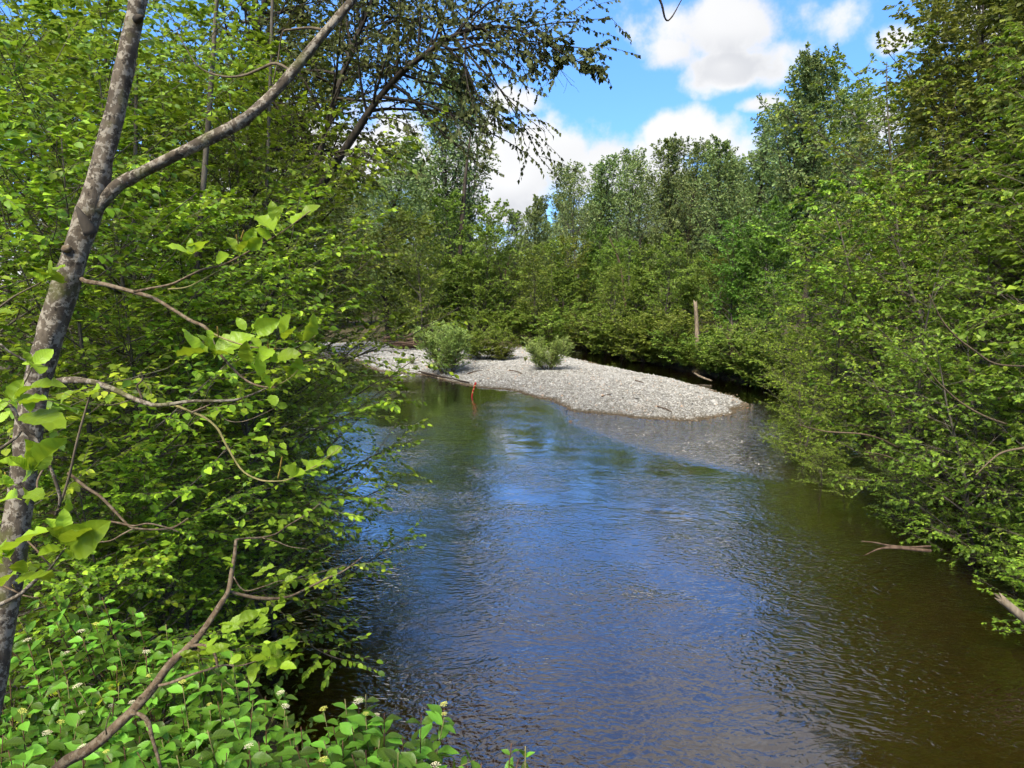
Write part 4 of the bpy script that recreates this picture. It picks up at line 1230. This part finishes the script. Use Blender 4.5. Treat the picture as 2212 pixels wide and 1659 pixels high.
spray(Z7, 'c', 2.3, [(1600, 960), (1680, 960), (1760, 940), (1840, 920), (1860, 980), (1720, 900), (1900, 870), (1560, 930), (1800, 990)], 0.062)
spray(Z7, 'f', 2.5, [(1700, 400), (1760, 380), (1830, 430), (1470, 380), (1530, 350), (1480, 330)], 0.040)
spray(Z7, 'b', 2.7, [(1600, 120), (1680, 110), (1760, 90), (1840, 60), (1900, 110), (1980, 20), (1720, 220), (1620, 210)], 0.035)
spray(Z7, 'a', 2.6, [(2010, 500), (2150, 430)], 0.03)
spray(Z7, 'd', 2.25, [(1360, 900), (1290, 940), (1440, 760), (1500, 720), (1600, 740), (1560, 690)], 0.055)
spray(Z7, 'c', 2.35, [(1680, 700), (1740, 660), (1800, 640), (1850, 610), (1700, 760)], 0.045)

# ------------------------------------------------------------------ flowering dogwood shrubs, lower left
fm, t, out = new_mat('cream_blossom')
principled(t, out, t.mix(t.noise(t.coord(), 60.0, 2.0), (0.40, 0.37, 0.22), (0.54, 0.50, 0.35)), 0.7, 0.3)
bm_, t, out = new_mat('yellow_bud')
principled(t, out, t.mix(t.noise(t.coord(), 60.0, 2.0), (0.40, 0.42, 0.06), (0.55, 0.52, 0.12)), 0.7, 0.3)


def flower_mesh(name, mat, seed, n=30):
    """a flat-topped head of small four-petalled florets on short stalks"""
    rng = np.random.default_rng(seed)
    V, Fs = [], []
    for k in range(n):
        a, r = k * 2.4, math.sqrt(k / n)
        c = np.array((r * math.cos(a), r * math.sin(a), 0.55 + 0.30 * (1 - r * r) + rng.normal() * 0.05))
        i = len(V)
        q = 0.17
        b = rng.random() * 3
        V.append(c + (0, 0, 0.09))
        for j in range(4):
            V.append(c + np.array((math.cos(b + j * 1.571), math.sin(b + j * 1.571), 0)) * q)
        Fs += [(i, i + 1 + j, i + 1 + (j + 1) % 4) for j in range(4)]
        if k % 3 == 0:
            V += [np.array((0.02, 0, 0)), np.array((-0.02, 0, 0))]
            Fs.append((i + 5, i + 6, i))
    return make_mesh(name, np.array(V), [(np.array(Fs), 0)], [mat], smooth=False)


FLOWER = [flower_mesh('blossom_head', fm, 1), flower_mesh('blossom_head', fm, 2, 22), flower_mesh('bud_head', bm_, 3, 26)]
DW = [(-2.5, 4.5, 'dogwood with cream blossoms beside the leaning trunk, lower left'), (-2.3, 3.5, 'dogwood in the lower left corner behind the pale slanting stem'),
      (-2.6, 2.9, 'dogwood at the left edge, bottom corner'), (-1.55, 3.3, 'dogwood below the pale slanting stem, bottom edge'),
      (-1.75, 3.95, 'dogwood between the pale slanting stem and the dark water'), (-0.85, 3.3, 'dogwood sprig hanging over the rippled water, bottom centre'), (-0.3, 2.7, 'bright young shoots poking up at the bottom edge')]
roots = []
for x, y, lab in DW:
    o = link('dogwood_shrub', None, None, (x, y, gz(x, y)))
    tag(o, lab, 'shrub', 'flowering dogwoods')
    roots.append(o)
RB = np.array([tuple(o.location) for o in roots])
rng = np.random.default_rng(17)
TIPS = []
for py in np.arange(1300, 1760, 42):
    right = float(np.interp(py, [1300, 1360, 1420, 1480, 1560, 1760], [330, 430, 520, 600, 640, 660]))
    for px in np.arange(0 if py > 1330 else 60, right, 62):
        TIPS.append((px + rng.uniform(-26, 26), py + rng.uniform(-20, 20), float(np.interp(py, [1300, 1660, 1760], [4.5, 3.05, 2.9])) + rng.uniform(-0.25, 0.2), None))
for x, y, d in ((700, 1540, 3.2), (745, 1510, 3.25), (790, 1500, 3.3), (830, 1540, 3.2), (760, 1570, 3.1), (700, 1600, 3.0), (820, 1600, 3.05), (870, 1590, 3.1), (910, 1545, 3.2), (960, 1530, 3.25), (650, 1570, 3.1),
                (760, 1630, 2.95), (850, 1650, 2.95), (700, 1650, 2.9), (660, 1640, 2.9), (900, 1640, 3.0), (940, 1655, 2.95), (720, 1570, 3.15), (790, 1550, 3.2), (740, 1600, 3.05), (790, 1620, 3.0), (860, 1625, 3.0), (640, 1610, 3.0), (690, 1625, 3.0), (830, 1575, 3.1), (960, 1550, 3.2), (775, 1525, 3.25)):
    TIPS.append((x, y, d, 5))
for x, y, d in ((1105, 1606, 2.6), (1120, 1640, 2.6), (1040, 1650, 2.6), (1010, 1655, 2.6), (1075, 1660, 2.55), (1135, 1612, 2.62)):
    TIPS.append((x, y, d, 6))
stem_id = 0


def shoot(stem, o, line, t0, n_pair, size, flower=None, upness=0.35):
    """opposite leaf pairs along a stem, a whorl and maybe a flower head at its end"""
    T = tangents(line[None])[0]
    for j in range(n_pair):
        tt = t0 + (1 - t0) * (j + 0.5) / n_pair
        p = interp(line[None], np.array([[tt]]))[0, 0]
        tg = interp(T[None], np.array([[tt]]))[0, 0]
        a = j * 1.571 + rng.normal() * 0.3
        s1 = norm(np.cross(tg, (0.3, 1, 0.2)))
        s2 = np.cross(tg, s1)
        for sg in (1, -1):
            v = (s1 * math.cos(a) + s2 * math.sin(a)) * sg + tg * upness * rng.uniform(0.2, 1.6) - UP * 0.18 * rng.random()
            n = UP + rng.normal(size=3) * 0.30 + tg * 0.3
            blade(DOG_LEAF[int(rng.integers(0, 3))], stem, o.location, p, v, n, size * rng.uniform(0.65, 1.2) * (0.75 + 0.35 * (1 - tt)))
    if flower is not None:
        p = line[-1] + UP * 0.012
        blade(FLOWER[flower], stem, o.location, p, (rng.normal() * 0.1, 1, 0), (rng.normal() * 0.25, -0.25, 1), (0.021 if flower < 2 else 0.017) * rng.uniform(0.8, 1.25), 'flower_head')


for px, py, d, owner in TIPS:
    tip = P(px, py, d)
    k = owner if owner is not None else int(np.argmin(((RB[:5, :2] - tip[:2]) ** 2).sum(1)))
    o = roots[k]
    b = RB[k] + np.array((rng.normal() * 0.12, rng.normal() * 0.12, -0.05))
    mid_ = b * 0.45 + tip * 0.55 + np.array((0, 0, -0.15)) + rng.normal(size=3) * 0.08
    line = smooth_path(np.array([b, mid_, tip - (tip - mid_) * 0.35 + (0, 0, -0.03), tip]), 16)
    red = rng.random() < 0.6
    R_ = np.linspace(0.008, 0.0022, 16)
    stem = link('stem', limb_mesh('dogwood_stem', line - RB[k], R_, 5, MAT['bark_red' if red else 'bark_green'], 0.1, int(abs(px))), o)
    young = owner == 6
    fl = None if young else (int(rng.integers(0, 2)) if rng.random() < 0.10 else (2 if rng.random() < 0.16 else None))
    shoot(stem, o, line[9:], 0.1, 5 if not young else 5, 0.126 if not young else 0.075, fl, 0.4 if not young else 1.6)
    if not young:
        for q in range(2):
            i0 = int(rng.integers(8, 13))
            dv = norm(np.array((rng.normal(), rng.normal(), 0.7 + 0.5 * rng.random())))
            sl = np.array([line[i0] + dv * s + UP * 0.3 * s * s for s in np.linspace(0, rng.uniform(0.14, 0.26), 6)])
            ss = link('side_shoot', limb_mesh('dogwood_shoot', sl - RB[k], np.linspace(0.003, 0.0015, 6), 4, MAT['bark_green'], 0.1, 3), stem)
            shoot(stem, o, sl, 0.35, 3, 0.10, (int(rng.integers(0, 2)) if rng.random() < 0.05 else None), 0.5)

# ------------------------------------------------------------------ snags, driftwood, marker stick
def snag(name, plist, K, mat, label, cat='dead tree', seed=0, S=9):
    l_, r_ = path(plist, K)
    rng = np.random.default_rng(seed)
    b = l_[0].copy()
    me = limb_mesh(name, l_ - b, r_, S, MAT[mat], 0.14, seed)
    # splintered end
    co = np.array([v.co for v in me.vertices])
    ring = slice((K - 1) * S, K * S)
    ax = norm(l_[-1] - l_[-2])
    co[ring] += ax[None] * (rng.random((S, 1)) * r_[-1] * 3)
    me.vertices.foreach_set('co', co.astype(np.float32).ravel())
    o = link(name, me, None, b)
    return tag(o, label, cat)


snag('dead_snag', [(1507, 775, 36.5, 5), (1506, 735, 36.5, 5), (1505, 700, 36.5, 4.6), (1502, 657, 36.5, 3.8)], 16, 'wood_snag', 'tall bare barkless snag standing in the shrubs beyond the bar', seed=1)
snag('dead_stump', [(1582, 775, 32.2, 4), (1579, 752, 32.2, 4), (1575, 738, 32.2, 3.4), (1572, 724, 32.2, 2)], 10, 'wood_drift', 'short leaning grey stump right of the tall bare snag', 'stump', 2)
snag('leaning_dead_tree', [(1362, 730, 50.5, 3), (1360, 700, 50.5, 2.8), (1350, 650, 50.5, 2.4), (1344, 600, 50.5, 2), (1336, 560, 50.5, 1.6), (1316, 512, 50.5, 0.8)], 24, 'wood_drift', 'pale dead trunk leaning among the far trees', seed=3)
snag('broken_stump', [(1220, 730, 52, 3), (1219, 690, 52, 2.8), (1217, 662, 52, 2.4), (1216, 645, 52, 1.6)], 10, 'wood_snag', 'thin broken pale stump in the dark gap between far trunks', 'stump', 4)
snag('leaning_pole', [(1070, 700, 51, 2.4), (1082, 632, 51, 2.2), (1092, 590, 51, 1.8), (1104, 545, 51, 1.0)], 14, 'wood_drift', 'reddish dead pole leaning in front of the far wood', seed=5)
snag('straight_trunk', [(982, 745, 53, 7), (985, 680, 53, 6.6), (989, 600, 53, 6), (995, 520, 53, 5.2), (1001, 440, 53, 4.4), (1008, 360, 53, 3.2), (1018, 280, 53, 1.5)], 30, 'bark_dark', 'straight dark tree trunk behind the willow with tall shoots', 'tree', 6)
snag('fallen_branch', [(1500, 806, 33.6, 1.6), (1512, 813, 33.2, 2.4), (1524, 818, 32.9, 2.4), (1536, 822, 32.6, 1.6)], 10, 'wood_snag', 'whitish fallen branch at the far edge of the side channel', 'branch', 7)
snag('dead_branch', [(2010, 1180, 10.6, 2.4), (1965, 1182, 10.6, 2.4), (1920, 1178, 10.6, 1.9), (1890, 1172, 10.6, 1.6), (1861, 1169, 10.6, 0.7)], 18, 'wood_drift', 'bleached dead branch over the dark water, upper of two', 'branch', 8)
snag('dead_branch', [(2010, 1190, 10.5, 4), (1965, 1186, 10.5, 3.6), (1925, 1183, 10.5, 2.8), (1898, 1186, 10.5, 1.8), (1867, 1200, 10.5, 0.7)], 18, 'wood_drift', 'bleached dead branch over the dark water, lower and bent', 'branch', 9)
snag('wooden_post', [(2290, 1400, 8.6, 12), (2240, 1358, 8.6, 12), (2200, 1326, 8.6, 11), (2168, 1298, 8.6, 8)], 12, 'wood_snag', 'weathered split log jutting out at the right edge', 'log', 10)
sl_ = [((905, 803), (1012, 826), 2.6, 'wet_log', 'dark wet log lying along the waterline of the bar'), ((935, 803), (943, 797), 1.0, 'stick', 'short stick standing up from the wet log'), ((974, 814), (982, 806), 1.0, 'stick', 'little twig stub near the marker end of the wet log')]
for i, (a, b, r, nm, lab) in enumerate(sl_):
    d0, d1 = G(*a, 0.06)[1], G(*b, 0.06)[1]
    if i:
        d1 = d0 = G(a[0], a[1] + 3, 0.06)[1]
    n_ = 12 if i == 0 else 6
    snag(nm, [(a[0] + (b[0] - a[0]) * k / 4, a[1] + (b[1] - a[1]) * k / 4, (d0 + (d1 - d0) * k / 4) / math.cos(PITCH) * 0.99, r * (1 - 0.12 * k)) for k in range(5)], n_, 'wood_wet', lab, 'log' if i == 0 else 'stick', 20 + i, 7)
JAM = [((842, 746), (908, 753), 4.0, 'longest pale log at the foot of the driftwood pile'), ((848, 728), (884, 748), 3.0, 'log slanting down across the driftwood pile'), ((862, 735), (922, 741), 3.2, 'brown log in the middle of the driftwood pile'),
       ((826, 737), (872, 741), 2.8, 'short log at the left of the driftwood pile'), ((850, 724), (896, 733), 2.4, 'log on top of the driftwood pile'), ((876, 731), (926, 748), 2.4, 'log at the right end of the driftwood pile'),
       ((830, 730), (858, 726), 2.0, 'thin pole at the top left of the driftwood pile'), ((868, 744), (930, 747), 2.6, 'dark log low at the right of the driftwood pile'), ((893, 748), (894, 721), 1.4, 'upright grey stub in the driftwood pile'),
       ((873, 733), (901, 711), 1.3, 'thin pole sticking up out of the driftwood pile'), ((836, 742), (900, 738), 2.0, 'reddish stick across the driftwood pile'), ((858, 739), (910, 746), 1.8, 'second reddish stick in the driftwood pile')]
for i, (a, b, r, lab) in enumerate(JAM):
    snag('driftwood_log', [(a[0] + (b[0] - a[0]) * k / 3, a[1] + (b[1] - a[1]) * k / 3, 44.5 - i * 0.12 + 0.2 * k, r * 1.45 * (1 - 0.1 * k)) for k in range(4)], 8, 'wood_drift', lab, 'log', 40 + i, 7)['group'] = 'driftwood pile'

for px, d, r0, lean, lab in ((288, 9.6, 4.5, 8, 'thin straight grey-green young trunk right of the lichen-spotted trunk'), (402, 9.4, 6.5, 70, 'slim young trunk leaning slightly, below the fork branch'),
                             (560, 12, 4.5, 30, 'thin young trunk in shade near the middle of the left thicket')):
    snag('young_alder', [(px - 4, 1250, d, r0 * 1.1), (px, 900, d, r0), (px + lean * 0.3, 600, d, r0 * 0.92), (px + lean * 0.7, 250, d, r0 * 0.8), (px + lean, -60, d, r0 * 0.66), (px + lean * 1.3, -420, d, r0 * 0.3)], 40, 'bark_grey', lab, 'tree', int(px), 9)['group'] = 'slim young trunks of the left thicket'

# red marker stick in the shallows
m, t, out = new_mat('red_tape')
principled(t, out, t.mix(t.noise(t.coord(), 12.0, 3.0), (0.46, 0.016, 0.014), (0.58, 0.03, 0.022)), 0.5, 0.4)
MAT['red'] = m
m, t, out = new_mat('yellow_patch')
principled(t, out, t.mix(t.noise(t.coord(), 15.0, 2.0), (0.70, 0.42, 0.03), (0.80, 0.62, 0.30)), 0.6, 0.3)
MAT['yellow'] = m
g = G(1020, 853, 0.0)
dm = g[1] / math.cos(PITCH) * 0.985
l_, r_ = path([(1018, 866, dm, 1.5), (1020, 853, dm, 1.6), (1022, 844, dm, 1.8), (1025, 835, dm, 2.0), (1028, 826, dm, 2.1)], 16)
mk = link('marker_stick', limb_mesh('marker_stick', l_ - l_[0], r_, 8, MAT['red'], 0.12, 3), None, l_[0])
tag(mk, 'small red marker stick with yellow patches leaning in the shallow water', 'marker')
for k in (6, 9, 12):
    q = l_[k] - l_[0]
    link('patch', limb_mesh('patch', np.array([q - (0.01, 0.03, 0.028), q + (0.02, -0.03, 0.028)]), r_[k:k + 1].repeat(2) * 0.75, 7, MAT['yellow'], 0.0, k), mk)
for i, (a, b, lab) in enumerate((((1100, 800), (1128, 806), 'thin grey stick on the gravel left of the round willow bush'), ((1300, 850), (1322, 846), 'short pale stick in the middle of the gravel bar'),
                                 ((1420, 868), (1452, 874), 'grey driftwood stick near the tip of the gravel bar'), ((1010, 800), (1040, 797), 'stick beside the willow with tall shoots'),
                                 ((1372, 822), (1390, 828), 'small stick near the back edge of the gravel bar'))):
    ga, gb_ = G(*a, 0.45), G(*b, 0.45)
    q = [(*g_[:2], max(float(bar_z(np.array([g_[:2]]))[0]), 0) + 0.05) for g_ in (ga, (ga + gb_) / 2 + (0.03, 0.05, 0), gb_)]
    l_ = smooth_path(np.array(q), 8)
    o = link('driftwood_stick', limb_mesh('driftwood_stick', l_ - l_[0], np.linspace(0.03, 0.015, 8), 6, MAT['wood_drift'], 0.2, 60 + i), None, l_[0])
    tag(o, lab, 'stick', 'sticks on the gravel bar')
# a few single stones that stand out on the bar
for px, py, s, tn, lab in ((927, 799, 0.17, 0.9, 'orange-brown boulder by the wet log'), (1496, 880, 0.10, 0.0, 'small black stone near the tip of the bar'), (1232, 905, 0.13, 0.5, 'wet brown stone at the head of the riffle'),
                           (870, 808, 0.14, 0.7, 'pale stone at the left waterline of the bar')):
    g = G(px, py, 0.1)
    rng = np.random.default_rng(int(px))
    bz = max(float(bar_z(g[None, :2])[0]), -0.02)
    V, Fs, t_ = stone_batch(np.zeros((1, 2)), np.array([s * 0.25]), np.array([s]), rng)
    mt = bark_material('stone_colour', *(((0.30, 0.17, 0.09), (0.42, 0.26, 0.15)) if tn == 0.9 else ((0.012, 0.012, 0.012), (0.02, 0.02, 0.02)) if tn == 0 else ((0.10, 0.065, 0.035), (0.16, 0.11, 0.06)) if tn == 0.5 else ((0.40, 0.38, 0.34), (0.52, 0.5, 0.45))), 8.0, zs=1.0)
    o = link('stone', make_mesh('stone', V, [(Fs, 0)], [mt]), None, (g[0], g[1], bz))
    tag(o, lab, 'stone')

# bare arching boughs that show in front of the right thicket, each a part of its alder
bpy.context.view_layer.update()
Z6 = lambda x, y: (1474.6 + x / 3.0, 553 + y / 3.0)
Z3 = lambda x, y: (1474.6 + x / 3.0, y / 3.0)
for k_, conv, d_, xy in ((7, Z6, 9.6, [(1600, 250), (1640, 340), (1690, 430), (1780, 530), (1900, 620), (2030, 700), (2250, 715)]), (5, Z6, 12.6, [(760, 1095), (850, 1120), (950, 1140), (1150, 1152), (1280, 1185), (1400, 1245)]),
                         (7, Z6, 9.8, [(1585, 720), (1640, 800), (1710, 870), (1810, 955), (1960, 1040), (2100, 1090)]), (9, Z6, 8.2, [(1900, 1420), (1990, 1330), (2080, 1270), (2230, 1240)]), (5, Z6, 12.4, [(1180, 1270), (1300, 1290), (1420, 1340), (1560, 1440)])):
    e = ALDERS[k_]
    l_, r_ = path(pts(conv, xy, d_, d_ + 0.5, 0.9, 2.6), 24)
    M = np.array(e.matrix_world.inverted())
    loc_ = l_ @ M[:3, :3].T + M[:3, 3]
    link('bough', limb_mesh('bough', loc_, r_ / e.scale[2], 6, MAT['bark_pale'], 0.15, k_), e)
